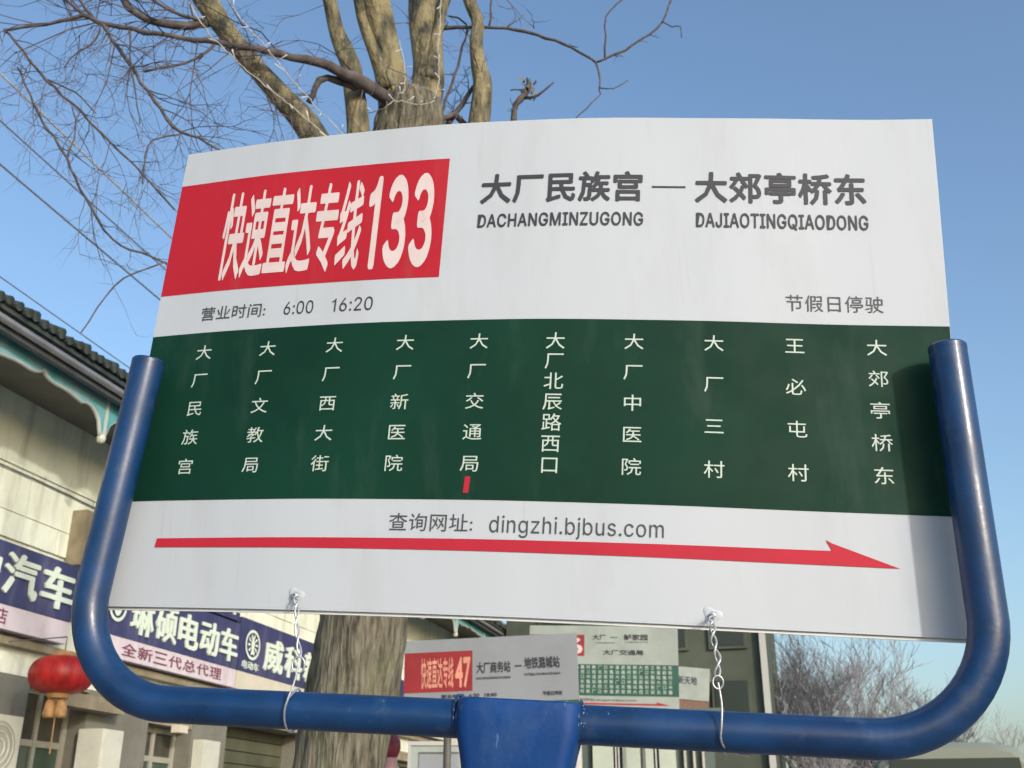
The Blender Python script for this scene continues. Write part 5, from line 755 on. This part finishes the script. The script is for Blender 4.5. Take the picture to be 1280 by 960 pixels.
for a, b, z, k in opens:
    mb = MB(); fbox(mb, a + .002, b - .002, 7.003, 7.448, z, 2.746); obj('lintel', mb, 'lintel', shop)
    if k == 'shut':
        sh = None; mb = MB(); fbox(mb, a + .003, b - .003, 7.40, 7.447, 0, z - .003); sh = obj('shutter', mb, 'olive', shop)
        for i in range(int(z / .16)):
            mb = MB(); fbox(mb, a + .01, b - .01, 7.37, 7.398, .02 + i * .16, .165 + i * .16); obj('slat', mb, 'olive', sh)
    else:
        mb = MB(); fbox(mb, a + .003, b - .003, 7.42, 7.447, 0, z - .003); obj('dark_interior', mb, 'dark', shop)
        fr = MB(); tz = min(2.2, z - .35)
        for x0, x1 in ((a + .004, a + .064), (b - .064, b - .004), ((a + b) / 2 - .025, (a + b) / 2 + .025)): fbox(fr, x0, x1, 7.20, 7.26, .01, z - .006)
        for y0 in (tz - .03, z - .068): 
            for x0, x1 in ((a + .066, (a + b) / 2 - .027), ((a + b) / 2 + .027, b - .066)): fbox(fr, x0, x1, 7.205, 7.255, y0, y0 + .06)
        nm = 'window' if k == 'win' else 'door'
        f = obj(nm, fr, 'frame', shop)
        for x0, x1 in ((a + .066, (a + b) / 2 - .027), ((a + b) / 2 + .027, b - .066)):
            mb = MB(); fbox(mb, x0, x1, 7.225, 7.235, .05, tz - .032); obj('pane', mb, 'glass', f)
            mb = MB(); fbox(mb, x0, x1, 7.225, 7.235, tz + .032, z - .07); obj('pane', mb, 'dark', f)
# stone panels in the band above the signs
ps = .98
zr = [(3.93, 4.17), (4.175, 4.595)]
n = 0; s = S0 + .1
k = 0
while s < S1 - 1:
    for j, (z0, z1) in enumerate(zr):
        off = .49 if j == 0 else 0
        a = s + off
        mb = MB(); d = random.uniform(0, .006); fbox(mb, a + .006, a + ps - .006, 6.975 - d, 6.999, z0 + .004, z1); obj('panel', mb, 'panel', shop)
    s += ps; k += 1
mb = MB(); fbox(mb, S0, S1, 6.955, 6.999, 4.603, 4.63); obj('string_course', mb, 'panel', shop)
# eave: roof, tiles, gutter, fascia
mb = MB()
prof = [(5.92, 5.30), (5.92, 5.34), (9.5, 6.7), (13.2, 5.35), (13.2, 5.30)]
vs = [G(S0 - .3, w, z) for w, z in prof] + [G(S1 + .3, w, z) for w, z in prof]
mb.add(vs, [(0, 1, 2, 3, 4), (9, 8, 7, 6, 5)] + [(i, i + 5, (i + 1) % 5 + 5, (i + 1) % 5) for i in range(5)])
roof = obj('roof', mb, 'tile', shop)
tm = MB(); tm.tube([(0, 0, 0), (0, .10, .0), (0, .3, .1)], [.055, .055, .05], 8); tile_me = None
pitch = math.atan2(1.36, 3.58)
i = 0; s = S0 - .25
while s < S1 + .2 and i < 298:
    if tile_me is None:
        m_ = MB(); L = .55
        m_.tube([G(0, 0, 0), G(0, L, L * math.tan(pitch))], [.044, .044], 8)
        tile_me = bpy.data.meshes.new('eave_tile'); tile_me.from_pydata(m_.v, [], m_.f); tile_me.materials.append(M['tile'])
    o = bpy.data.objects.new('eave_tile', tile_me); COL.objects.link(o); o.parent = roof
    o.location = Vector(G(s + random.uniform(-.012, .012), 5.87 + random.uniform(-.025, .02), 5.372 + random.uniform(-.014, .014))) - rootloc(roof)
    o.rotation_euler = (random.uniform(-.05, .05), 0, random.uniform(-.06, .06)); o.scale = (1, 1, random.uniform(.8, 1.15))
    s += .112 ; i += 1
mb = MB(); fbox(mb, S0 - .3, S1 + .3, 5.99, 6.05, 5.17, 5.298); obj('fascia', mb, 'fascia', shop)
mb = MB(); mb.tube([G(S0 - .3, 5.955, 5.245), G(S1 + .3, 5.955, 5.245)], .035, 14); obj('gutter', mb, 'gutter', shop, smooth=60)
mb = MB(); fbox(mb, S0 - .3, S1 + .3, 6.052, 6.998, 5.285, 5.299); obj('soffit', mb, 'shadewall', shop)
# scalloped arch screen between pendants
half = [(0, 4.845), (.035, 4.93), (.06, 5.00), (.12, 5.055), (.20, 5.095), (.28, 5.10), (.34, 5.075), (.42, 5.085), (.52, 5.10), (.62, 5.105), (.72, 5.10), (.80, 5.105), (.87, 5.13), (.91, 5.165)]
prof = half + [(1.82 - x, z) for x, z in reversed(half[:-1])]
sp = 8.29
k0 = -int((sp - S0) / 1.86)
for k in range(k0, int((S1 - sp) / 1.86)):
    a0 = sp + k * 1.86 + .02
    pts = [(a0 + x, z - .01) for x, z in prof]
    m_ = MB(); vs = []; fs = []
    for x, z in pts:
        for w in (6.13, 6.17): vs += [G(x, w, z), G(x, w, 5.282)]
    for i in range(len(pts) - 1):
        q = i * 4; r_ = q + 4
        fs += [(q, r_, r_ + 1, q + 1), (q + 2, q + 3, r_ + 3, r_ + 2), (q, q + 2, r_ + 2, r_)]
    m_.add(vs, fs); obj('arch_screen', m_, 'teal', shop)
    m_ = MB(); m_.tube([G(x, 6.15, z) for x, z in pts], .021, 8); obj('arch_trim', m_, 'trim', shop, smooth=True)
    m_ = MB(); fbox(m_, a0 - .02 - .018, a0 - .02 + .018, 6.12, 6.18, 4.86, 5.281); pd = obj('pendant', m_, 'trim', shop)
    m_ = MB(); m_.lathe(G(a0 - .02, 6.15, 4.83), [(.005, -.05), (.035, -.035), (.045, 0), (.035, .03), (.02, .045)], 12); obj('pendant_ball', m_, 'acwhite', pd, smooth=True)
# small fittings on the wall
mb = MB(); mb.tube([G(S0 + i * .5, 6.95, 4.52 + .03 * sin(i * .5 + 1)) for i in range(62)], .007, 5); obj('conduit', mb, 'fascia', shop)
mb = MB(); fbox(mb, 9.13, 9.36, 6.80, 6.97, 3.86, 4.42); obj('vent_housing', mb, 'lintel', shop)
mb = MB(); fbox(mb, 9.24, 10.22, 6.80, 6.99, 2.53, 2.66); obj('hood', mb, 'lintel', shop)
mb = MB(); fbox(mb, 11.46, 11.64, 6.88, 6.99, 2.46, 2.545); obj('lamp_box', mb, 'stripc', shop)
mb = MB(); fbox(mb, 11.97, 12.36, 6.85, 6.99, 0.3, 2.42); obj('white_pilaster', mb, 'acwhite', shop)
mb = MB(); fbox(mb, S0, S1, 6.9, 6.995, 2.98, 3.05); obj('ledge', mb, 'lintel', shop)

def shop_sign(s0, s1, zb, zt, z0, smat, label):
    t = thing('shop_sign', G(s0, 6.9, z0), label, 'shop sign', 'navy shop signs over the shop fronts')
    mb = MB(); fbox(mb, s0, s1, 6.80, 6.953, zb, zt); obj('sign_box', mb, 'navy', t)
    if z0 < zb:
        mb = MB(); fbox(mb, s0 + .01, s1 - .01, 6.81, 6.95, z0, zb - .003); obj('lower_strip', mb, smat, t)
    return t
fm = lambda w: (lambda u, v, off: G(u, w - off, v))
def sign_text(t, txt, s0, s1, z0, z1, m='letter', bold=.03, w=6.798, depth=.02):
    n = len(txt); p = (s1 - s0) / n
    for i, ch in enumerate(txt):
        letter('character', ch, (s0 + i * p + p * .05, s0 + (i + 1) * p - p * .05, z0, z1, 0.0), fm(w), m, t, bold=bold, depth=depth)
t = shop_sign(3.2, 9.14, 3.29, 3.83, 3.08, 'strip', 'navy shop sign with two large white characters showing at the left edge, pale strip below')
sign_text(t, '电动汽车', 7.0, 9.12, 3.37, 3.76, bold=.022)
sign_text(t, '店', 8.10, 8.26, 3.115, 3.255, 'letterred', .01, 6.808, .004)
t = shop_sign(9.66, 12.50, 3.29, 3.85, 3.07, 'strip', 'navy shop sign with five white characters between the blue tube corner and a round emblem')
sign_text(t, '琳硕电动车', 10.08, 12.46, 3.355, 3.745, bold=.018)
sign_text(t, '全新三代总代理', 10.02, 12.15, 3.115, 3.245, 'letterred', .012, 6.808, .004)
mb = MB(); n = 28; vs = []
for i in range(n): a = 2 * pi * i / n; vs += [G(9.85 + .155 * cos(a), 6.785, 3.58 + .155 * sin(a)), G(9.85 + .12 * cos(a), 6.785, 3.58 + .12 * sin(a))]
mb.add(vs, [(2 * i, 2 * ((i + 1) % n), 2 * ((i + 1) % n) + 1, 2 * i + 1) for i in range(n)])
mb.add([G(9.85 + .07 * cos(2 * pi * i / 12), 6.784, 3.58 + .10 * sin(2 * pi * i / 12)) for i in range(12)], [tuple(range(12))])
obj('emblem', mb, 'letter', t)
t = shop_sign(12.52, 17.4, 3.29, 3.95, 3.07, 'stripc', 'navy shop sign with a ringed emblem and large white characters, running behind the tree trunk')
sign_text(t, '威科新能源', 13.14, 16.2, 3.37, 3.80, bold=.022)
mb = MB(); vs = []
for i in range(n): a = 2 * pi * i / n; vs += [G(12.83 + .20 * cos(a), 6.785, 3.64 + .19 * sin(a)), G(12.83 + .165 * cos(a), 6.785, 3.64 + .155 * sin(a))]
mb.add(vs, [(2 * i, 2 * ((i + 1) % n), 2 * ((i + 1) % n) + 1, 2 * i + 1) for i in range(n)])
for i in range(10):
    a = 2 * pi * i / 10; mb.add([G(12.83 + r_ * cos(a + q), 6.783, 3.64 + r_ * sin(a + q)) for r_, q in ((.05, 0), (.11, .25), (.15, 0), (.11, -.1))], [(0, 1, 2, 3)])
mb.add([G(12.83 + x, 6.782, 3.64 + z) for x, z in ((-.02, -.12), (.02, -.12), (.05, .02), (0, .11), (-.05, .02))], [(0, 1, 2, 3, 4)])
obj('emblem', mb, 'letter', t)
sign_text(t, '电动车', 12.60, 13.06, 3.33, 3.43, bold=.01, depth=.006)
for a, b in ((17.6, 21.5), (21.7, 26.5)):
    t = shop_sign(a, b, 3.29, 3.9, 3.07, 'stripc', 'navy shop sign behind the tree, nearer one of the two farthest' if a < 20 else 'navy shop sign at the far end of the shop row')
t = shop_sign(10.4, 12.45, 3.875, 4.30, 3.875, 'strip', 'small upper navy sign with white letters above the five character sign')
sign_text(t, 'TEL电车', 10.9, 12.42, 3.93, 4.13, bold=.03)

# AC units
def ac(s0, s1, z0, z1, lab, fx=-.08):
    t = thing('air_conditioner', G(s0, 6.9, z0), lab, 'air conditioner', 'outdoor air conditioner units on the shop wall')
    mb = MB(); fbox(mb, s0, s1, 6.62, 6.95, z0, z1); obj('casing', mb, 'acwhite', t)
    c = ((s0 + s1) / 2 + fx, (z0 + z1) / 2); R = min(.22, (z1 - z0) * .42, (s1 - s0) * .42)
    mb = MB(); n = 24; vs = []
    for i in range(n): a = 2 * pi * i / n; vs += [G(c[0] + R * cos(a), 6.612, c[1] + R * sin(a)), G(c[0] + R * cos(a), 6.635, c[1] + R * sin(a))]
    mb.add(vs, [(2 * i, 2 * ((i + 1) % n), 2 * ((i + 1) % n) + 1, 2 * i + 1) for i in range(n)] + [tuple(2 * i for i in range(n))]); g = obj('fan_grille', mb, 'frame', t)
    for q in (.35, .6, .85):
        mb = MB(); mb.tube([G(c[0] + R * q * cos(a * pi / 10), 6.606, c[1] + R * q * sin(a * pi / 10)) for a in range(21)], .006, 5); obj('grille_ring', mb, 'acwhite', g)
    for q in (.12, .88):
        mb = MB(); x = s0 + (s1 - s0) * q; fbox(mb, x - .02, x + .02, 6.6, 6.996, z0 - .045, z0 - .003); obj('bracket', mb, 'frame', t)
ac(7.62, 8.46, 1.80, 2.34, 'white outdoor air conditioner unit at the bottom left corner below the lantern', .14)
t = thing('wall_cabinet', G(9.95, 6.9, 1.5), 'plain cream cabinet on the wall, right of the window below the lantern', 'cabinet')
mb = MB(); fbox(mb, 9.78, 10.14, 6.72, 6.99, 1.5, 2.36); obj('casing', mb, 'acwhite', t)
mb = MB(); fbox(mb, 9.81, 10.11, 6.705, 6.719, 1.53, 2.33); obj('door', mb, 'acwhite', t)

# lantern
lc = G(8.45, 6.3, 2.69)
lan = thing('red_lantern', lc, 'shiny red lantern with gold cap and tassel hanging under the navy sign at the left', 'lantern')
mb = MB(); prof = []
for i in range(17): a = -pi / 2 + pi * i / 16; prof.append((max(.07, .275 * cos(a) ** .62 if cos(a) > 0 else .07), .165 * sin(a)))
n = 40; vs = []; fs = []
for r_, z in prof:
    for k in range(n): a = 2 * pi * k / n; rr = r_ * (1 - .05 * (k % 5 == 0)); vs.append((lc[0] + rr * cos(a), lc[1] + rr * sin(a), lc[2] + z))
for i in range(len(prof) - 1):
    for k in range(n): k2 = (k + 1) % n; fs.append((i * n + k, i * n + k2, (i + 1) * n + k2, (i + 1) * n + k))
mb.add(vs, fs); obj('silk_body', mb, 'lantern', lan, smooth=True)
mb = MB(); mb.lathe(lc, [(.05, .20), (.085, .20), (.11, .155), (.12, .15), (.12, .145), (.05, .145)], 20); obj('cap', mb, 'gold', lan, smooth=40)
mb = MB(); mb.lathe(lc, [(.05, -.20), (.085, -.20), (.10, -.155), (.10, -.15), (.05, -.148)], 20); obj('lower_ring', mb, 'gold', lan, smooth=40)
for i in range(2):
    mb = MB(); x = lc[0] + (-.055 if i == 0 else .04); mb.lathe((x, lc[1], lc[2]), [(.05, -.36), (.058, -.33), (.045, -.24), (.02, -.19)], 12); obj('tassel', mb, 'gold', lan, smooth=True)
mb = MB(); mb.tube([(lc[0], lc[1], lc[2] - .36), (lc[0] + .005, lc[1], lc[2] - .66)], .006, 5); obj('tassel_cord', mb, 'gold', lan)
mb = MB(); mb.tube([(lc[0], lc[1], lc[2] + .2), (lc[0], lc[1], 3.02), G(8.45, 6.99, 3.0)], .006, 5); obj('hanger', mb, 'greypole', lan)

# ------------------------------------------------------------------ the dark building across the end of the street
eb = thing('end_building', G(22, 3, 0), 'dark green-grey building closing the view behind the smaller bus signs', 'building')
mb = MB(); fbox(mb, 22, 31, .6, 5.85, 0, 8.6); obj('wall', mb, 'endwall', eb)
mb = MB(); fbox(mb, 21.8, 31.2, .4, 5.86, 8.602, 8.9); obj('roof', mb, 'fascia', eb)
for j, zz in enumerate((.9, 3.15, 4.75, 6.6)):
    for i in range(4):
        a = .95 + i * 1.15
        mb = MB(); fbox(mb, 21.93, 21.998, a, a + .75, zz, zz + (1.6 if j == 0 else 1.05)); f = obj('window', mb, 'endwall', eb)
        mb = MB(); fbox(mb, 21.915, 21.928, a + .06, a + .69, zz + .06, zz + (1.54 if j == 0 else .99)); obj('pane', mb, 'endwin', f)
mb = MB(); fbox(mb, 21.86, 21.998, .60, .72, 0, 8.6); obj('downpipe', mb, 'pale', eb)
mb = MB()
for (s, w, z) in ():
    pass
mb.hexa([G(20.6, 1.7, 3.9), G(21.99, 1.7, 4.15), G(21.99, 3.6, 4.15), G(20.6, 3.6, 3.9), G(20.6, 1.7, 4.0), G(21.99, 1.7, 4.3), G(21.99, 3.6, 4.3), G(20.6, 3.6, 4.0)])
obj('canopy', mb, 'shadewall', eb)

# ------------------------------------------------------------------ the smaller bus stop signs behind
def flatmap(org, yaw, roll=0.0, lean=0.0):
    X = Vector((cos(yaw) * cos(roll), sin(yaw) * cos(roll), -sin(roll))); 
    Z = Vector((sin(roll), 0, cos(roll))); Nn = X.cross(Z).normalized()
    if Nn.y > 0: Nn = -Nn
    return lambda u, v, off=0.0: Vector(org) + X * u + Z * v + Nn * off
def small_sign(org, yaw, roll, W, H, label, route, names, sheet, redm, letm, greenm, cols, redW=.40, arrowm='arrow', redv=(.083, .35), bandv=(.443, .795)):
    fmp = flatmap(org, yaw, roll)
    t = thing('bus_stop_sign', (org[0], org[1], 0), label, 'bus stop sign', 'smaller bus stop signs behind the large one')
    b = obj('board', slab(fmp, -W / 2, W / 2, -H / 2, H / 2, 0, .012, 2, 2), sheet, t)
    u = lambda f: -W / 2 + f * W
    v = lambda f: H / 2 - f * H
    mb = grid(fmp, u(.0), u(redW), v(redv[1]), v(redv[0]), .002, 1, 1); obj('number_panel', mb, redm, b)
    mb = grid(fmp, u(.0), u(1), v(bandv[1]), v(bandv[0]), .002, 1, 1); obj('route_band', mb, greenm, b)
    letter('route_name', '快速直达专线', (u(.10), u(redW - .11), v(redv[1] * .94), v(redv[0] + .15 * (redv[1] - redv[0])), .004), fmp, letm, b, bold=.02)
    letter('route_number', route, (u(redW - .10), u(redW - .01), v(redv[1] * .94), v(redv[0] + .15 * (redv[1] - redv[0])), .004), fmp, letm, b, bold=.03)
    for txt, f0, f1, g0, g1 in names: letter('stop_lettering', txt, (u(f0), u(f1), v(g1), v(g0), .004), fmp, 'ink_dark', b, bold=.02)
    nm = '大厂北辰路西口东街村三中医院新街道站'
    for c in range(cols):
        m_ = MB(); f = .035 + (c + .5) / cols * .93
        for r_ in range(6):
            vs, fs = _cgs.setdefault(nm[(c * 5 + r_) % len(nm)], None) or _cgs.update({nm[(c * 5 + r_) % len(nm)]: glyphs(nm[(c * 5 + r_) % len(nm)], .01, 1)}) or _cgs[nm[(c * 5 + r_) % len(nm)]]
            sz = min(W * .93 / cols * .82, H * .045)
            m_.add([fmp(u(f) + (x - .5) * sz, v(bandv[0] + .032 + r_ * (bandv[1] - bandv[0]) * .155) + (y - .38) * sz, .004) for x, y, z in vs], fs)
        obj('station_name', m_, 'ink_white', b, kind='stuff')
    mb = MB(); mb.add([fmp(u(a), v(g), .004) for a, g in ((.05, .895), (.05, .877), (.86, .877), (.85, .858), (.94, .893))], [(0, 1, 2, 3, 4)]); obj('direction_arrow', mb, arrowm, b)
    letter('website', '查询网址:dingzhi.bjbus.com', (u(.3), u(.72), v(.86), v(.825), .004), fmp, 'ink_grey', b)
    return t, b, fmp
_cgs = {}
def poles(t, fmp, W, H, m):
    for sx in (-.25, .25):
        p = fmp(sx * W, -H / 2, -.03); q = fmp(sx * W, H / 2 - .03, -.03)
        mb = MB(); mb.tube([(p.x, p.y, .006), tuple(p), tuple(q)], .022, 10); obj('post', mb, m, t, smooth=40)
    for f in (-.3, .3):
        mb = MB(); mb.tube([fmp(-.48 * W, f * H, -.022), fmp(.48 * W, f * H, -.022)], .009, 6); obj('cross_rail', mb, m, t)
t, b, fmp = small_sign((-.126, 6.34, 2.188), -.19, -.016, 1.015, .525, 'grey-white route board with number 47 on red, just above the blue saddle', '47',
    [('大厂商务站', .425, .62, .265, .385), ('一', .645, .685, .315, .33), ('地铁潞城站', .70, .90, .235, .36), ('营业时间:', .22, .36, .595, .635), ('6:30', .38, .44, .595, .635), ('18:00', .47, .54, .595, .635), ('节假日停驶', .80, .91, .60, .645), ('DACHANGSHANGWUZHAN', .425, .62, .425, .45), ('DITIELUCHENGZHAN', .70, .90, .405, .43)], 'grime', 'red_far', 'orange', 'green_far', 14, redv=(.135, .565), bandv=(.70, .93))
poles(t, fmp, 1.015, .525, 'greypole')
t, b, fmp = small_sign((.80, 9.75, 2.735), -.16, .035, 1.32, .76, 'pale route board with a dense green station table, right of the 47 board', '6',
    [('大厂', .43, .52, .10, .165), ('一', .55, .60, .13, .137), ('鲈家园', .64, .80, .095, .165), ('大厂交通局', .50, .77, .275, .335), ('YANJIAO', .45, .58, .19, .205), ('LUJIAYUAN', .65, .80, .18, .195)], 'grime2', 'red_far', 'ink_cream', 'green_far', 24, redW=.375, redv=(.105, .35))
poles(t, fmp, 1.32, .76, 'greypole')
# fourth, small fragment: pale board with dark characters over a red-brown banner
fm4 = flatmap((2.33, 13.7, 3.10), -.1, .10)
t = thing('shop_board', (2.33, 13.7, 0), 'small pale tilted board over a red-brown strip, left of the right wire tie', 'sign')
b = obj('board', slab(fm4, -.30, .10, -.20, .19, 0, .02, 1, 1), 'grime2', t)
letter('lettering', '新天地', (-.29, -.05, -.02, .08, .004), fm4, 'ink_dark', b, bold=.02)
obj('banner', slab(fm4, -.31, .09, -.34, -.21, 0, .02, 1, 1), 'brickred', t)
for x in (-.25, .08):
    p = fm4(x, -.36, -.03); mb = MB(); mb.tube([(p.x, p.y, .006), tuple(p), tuple(fm4(x, .15, -.03))], .025, 8); obj('post', mb, 'greypole', t)
# pink post with a maroon cap beside the trunk
px_ = (-.745, 7.0)
t = thing('capped_post', (px_[0], px_[1], 0), 'pink post with a maroon ball cap between the tree trunk and the 47 board', 'post')
mb = MB(); mb.lathe((px_[0], px_[1], 0), [(.06, .004), (.055, .02), (.035, .05), (.035, 1.84)], 14); obj('shaft', mb, 'pinkpost', t, smooth=50)
mb = MB(); mb.lathe((px_[0], px_[1], 1.90), [(.03, -.075), (.045, -.06), (.06, -.02), (.058, .025), (.035, .06), (.012, .07)], 14); obj('cap', mb, 'maroon', t, smooth=True)
t = thing('notice_board', (-.58, 8.6, 0), 'white framed notice board low beside the left edge of the blue post', 'notice board')
for x in (-.72, -.44):
    mb = MB(); mb.tube([(x, 8.66, .004), (x, 8.66, 1.9)], .02, 8); obj('post', mb, 'greypole', t, smooth=50)
mb = MB(); mb.box(-.77, -.36, 8.60, 8.64, 1.30, 2.03); obj('panel', mb, 'grime2', t)
for q in ((-.785, -.765, 1.29, 2.045), (-.365, -.345, 1.29, 2.045), (-.7648, -.3652, 2.015, 2.045), (-.7648, -.3652, 1.29, 1.31)):
    mb = MB(); mb.box(q[0], q[1], 8.585, 8.645, q[2], q[3]); obj('frame_bar', mb, 'pale', t)
mb = MB(); mb.box(-.70, -.40, 8.59, 8.598, 1.40, 1.955); sh = obj('poster', mb, 'grime', t)
mb = MB(); mb.box(-.70, -.40, 8.582, 8.5895, 1.958, 1.968); obj('poster_edge', mb, 'greypole', t)
# booth
t = thing('roadside_booth', (1.15, 9.9, 0), 'pale panelled roadside booth whose upright panels show just under the blue tube', 'booth')
by = 9.95
def bx(a, b_, m, nm, y0=by, y1=by + .05, z0=.05, z1=2.35):
    mb = MB(); mb.box(a, b_, y0, y1, z0, z1); return obj(nm, mb, m, t)
mb = MB(); mb.box(.60, 1.78, by + .06, by + 1.2, 0.02, 2.36); obj('shell', mb, 'boothdark', t)
for a, b_ in ((.705, .885), (.965, 1.235), (1.285, 1.43)): bx(a, b_, 'booth', 'panel')
for a in (.90, .925, 1.25): bx(a, a + .012, 'pale', 'edge_strip', by - .01, by + .052)
for a in (1.50, 1.58, 1.66): bx(a, a + .02, 'frame', 'slat', by - .002, by + .05)
mb = MB(); mb.tube([(.565, by - .05, .01), (.565, by - .05, 2.36)], .045, 12); obj('corner_post', mb, 'pale', t, smooth=50)
mb = MB(); mb.box(.52, 1.86, by - .1, by + 1.28, 2.362, 2.42); obj('roof', mb, 'boothdark', t)

# ------------------------------------------------------------------ the van on the right
VT_ = Matrix.Translation(Vector((3.95, 10.2, -.12))) @ Matrix.Rotation(radians(-14.6), 4, 'Z')
van = thing('parked_van', tuple(VT_ @ Vector((0, 0, 0))), 'silver van with rounded roof seen under the right corner of the blue tube', 'van')
def VM(x, y, z): return VT_ @ Vector((x, y, z * (1.0 + .10 * min(1, max(0, z - .7)))))
secs = []
for y, top, hw, sh in ((0, 2.03, .72, .1), (.04, 2.065, .77, .12), (.2, 2.085, .80, .12), (1.2, 2.07, .80, .12), (2.3, 2.06, .80, .12), (2.9, 1.98, .79, .12), (3.35, 1.62, .78, .12), (3.75, 1.22, .76, .1), (4.0, 1.0, .70, .1)):
    ring = [(-hw, .35), (-hw - .03, .8), (-hw - .02, 1.1 if top > 1.4 else top * .85)]
    tw_ = hw * (.80 if top > 1.5 else .95)
    ring += [(-tw_ - .03, top - .16), (-tw_ + .10, top - .045), (-tw_ * .5, top - .008), (0, top)]
    ring = ring + [(-x, z) for x, z in reversed(ring[:-1])]
    secs.append((y, ring))
mb = MB(); vs = []; fs = []; n = len(secs[0][1])
for y, ring in secs: vs += [VM(x, y, z) for x, z in ring]
for i in range(len(secs) - 1):
    for k in range(n): k2 = (k + 1) % n; fs.append((i * n + k, i * n + k2, (i + 1) * n + k2, (i + 1) * n + k))
fs.append(tuple(range(n - 1, -1, -1))); fs.append(tuple((len(secs) - 1) * n + k for k in range(n)))
mb.add(vs, fs); body = obj('body', mb, 'van', van, smooth=35)
mb = MB(); mb.add([VM(-.60, -.012, 1.15), VM(.60, -.012, 1.15), VM(.54, .0, 1.945), VM(-.54, .0, 1.945), VM(-.60, -.03, 1.15), VM(.60, -.03, 1.15), VM(.54, -.025, 1.945), VM(-.54, -.025, 1.945)], [(4, 5, 6, 7), (0, 1, 5, 4), (1, 2, 6, 5), (2, 3, 7, 6), (3, 0, 4, 7), (3, 2, 1, 0)]); obj('rear_window', mb, 'endwin', van)
for sx in (-1, 1):
    for y0, y1 in ((.3, 1.15), (1.22, 2.05), (2.12, 2.85)):
        mb = MB(); mb.add([VM(sx * .832, y0, 1.15), VM(sx * .832, y1, 1.15), VM(sx * .70, y1, 1.84), VM(sx * .70, y0, 1.84)], [(0, 1, 2, 3) if sx > 0 else (3, 2, 1, 0)]); obj('side_window', mb, 'endwin', van)
    mb = MB(); mb.box(-.07, .07, -.012, .02, .75, 1.08, T=lambda x, y, z: VM(x + sx * .70, y - .02, z)); obj('tail_light', mb, 'maroon', van)
    for y in (.75, 3.2):
        mb = MB(); m_ = []; cx = sx * .70
        mb.tube([VM(cx - .09, y, .31), VM(cx + .09, y, .31)], .31, 24); wh = obj('wheel', mb, 'tyre', van, smooth=40)
        mb = MB(); mb.tube([VM(cx - .095, y, .31), VM(cx + .095, y, .31)], .18, 16); obj('hub', mb, 'frame', wh, smooth=40)
mb = MB(); mb.box(-.74, .74, -.10, .02, .38, .62, T=VM); obj('bumper', mb, 'boothdark', van)

# ------------------------------------------------------------------ bare trees beyond the road
def bare_tree_mesh(seed, H, spread, dens_=1.0):
    random.seed(seed); tk = MB(); cr = MB()
    def grow(p, d, L, r, lev):
        segs = 4; pts = [p.copy()]; dd = d.normalized(); dirs = []
        for i in range(segs):
            dd = (dd + Vector((random.uniform(-.16, .16), random.uniform(-.16, .16), random.uniform(-.08, .14)))).normalized(); dirs.append(dd.copy())
            pts.append(pts[-1] + dd * L / segs)
        r2 = r * .55
        (tk if lev <= 1 else cr).tube(pts, [r + (r2 - r) * i / segs for i in range(segs + 1)], 6 if lev <= 1 else 3, cap=False)
        if lev >= 5: return
        nk = [6, 5, 5, 4, 4][lev]
        for k in range(nk):
            i = random.randint(1 if lev else 2, segs); q = Vector((random.uniform(-1, 1), random.uniform(-1, 1), random.uniform(-.1, .9))).normalized()
            grow(pts[i], dirs[i - 1] * .8 + q * spread, L * random.uniform(.5, .78), max(r2 * .66, .0045), lev + 1)
    grow(Vector((0, 0, 0)), Vector((0, 0, 1)), H * .38, H * .020, 0)
    return tk, cr
rs = random.getstate()
protos = []
tlab = {0: 'bare twiggy tree right of the dark building, beside its corner downpipe', 1: 'bare tree with slender forked stems in the middle under the board', 2: 'low thin bare tree farthest right under the board', 3: 'dense bare tree at the lower right edge of the picture', 4: 'bushy bare tree seen below the blue tube, right of the hooked wire tail', 5: 'tall bare tree half hidden behind the middle one'}
spots = [(6.35, 24.5, 0, 7.2, 0, .9), (7.6, 24.5, 1, 6.4, 1.3, 1), (9.0, 26, 2, 5.4, 2.2, 1), (12.6, 25.5, 3, 4.6, .7, 1), (4.9, 17.5, 4, 3.3, 3.1, 1.0), (8.6, 30.5, 5, 7.6, 4.0, 1)]
meshes = {}
for sd in (3, 11, 19):
    tk, cr = bare_tree_mesh(sd, 5.0, .75)
    a = bpy.data.meshes.new('trunk'); a.from_pydata(tk.v, [], tk.f); a.materials.append(M['fartree'])
    b_ = bpy.data.meshes.new('crown'); b_.from_pydata(cr.v, [], cr.f); b_.materials.append(M['fartree'])
    meshes[sd] = (a, b_)
random.setstate(rs)
for i, (x, y, li, H, rz, k) in enumerate(spots):
    t = thing('bare_tree', (x, y, -.16), tlab[li], 'tree', 'bare trees beyond the road')
    t.rotation_euler = (0, 0, rz); t.scale = (H / 5.0,) * 3
    for nm, me in zip(('trunk', 'crown'), meshes[(3, 11, 19)[i % 3]]):
        o = bpy.data.objects.new(nm, me); COL.objects.link(o); o.parent = t
        if nm == 'crown': o['kind'] = 'stuff'
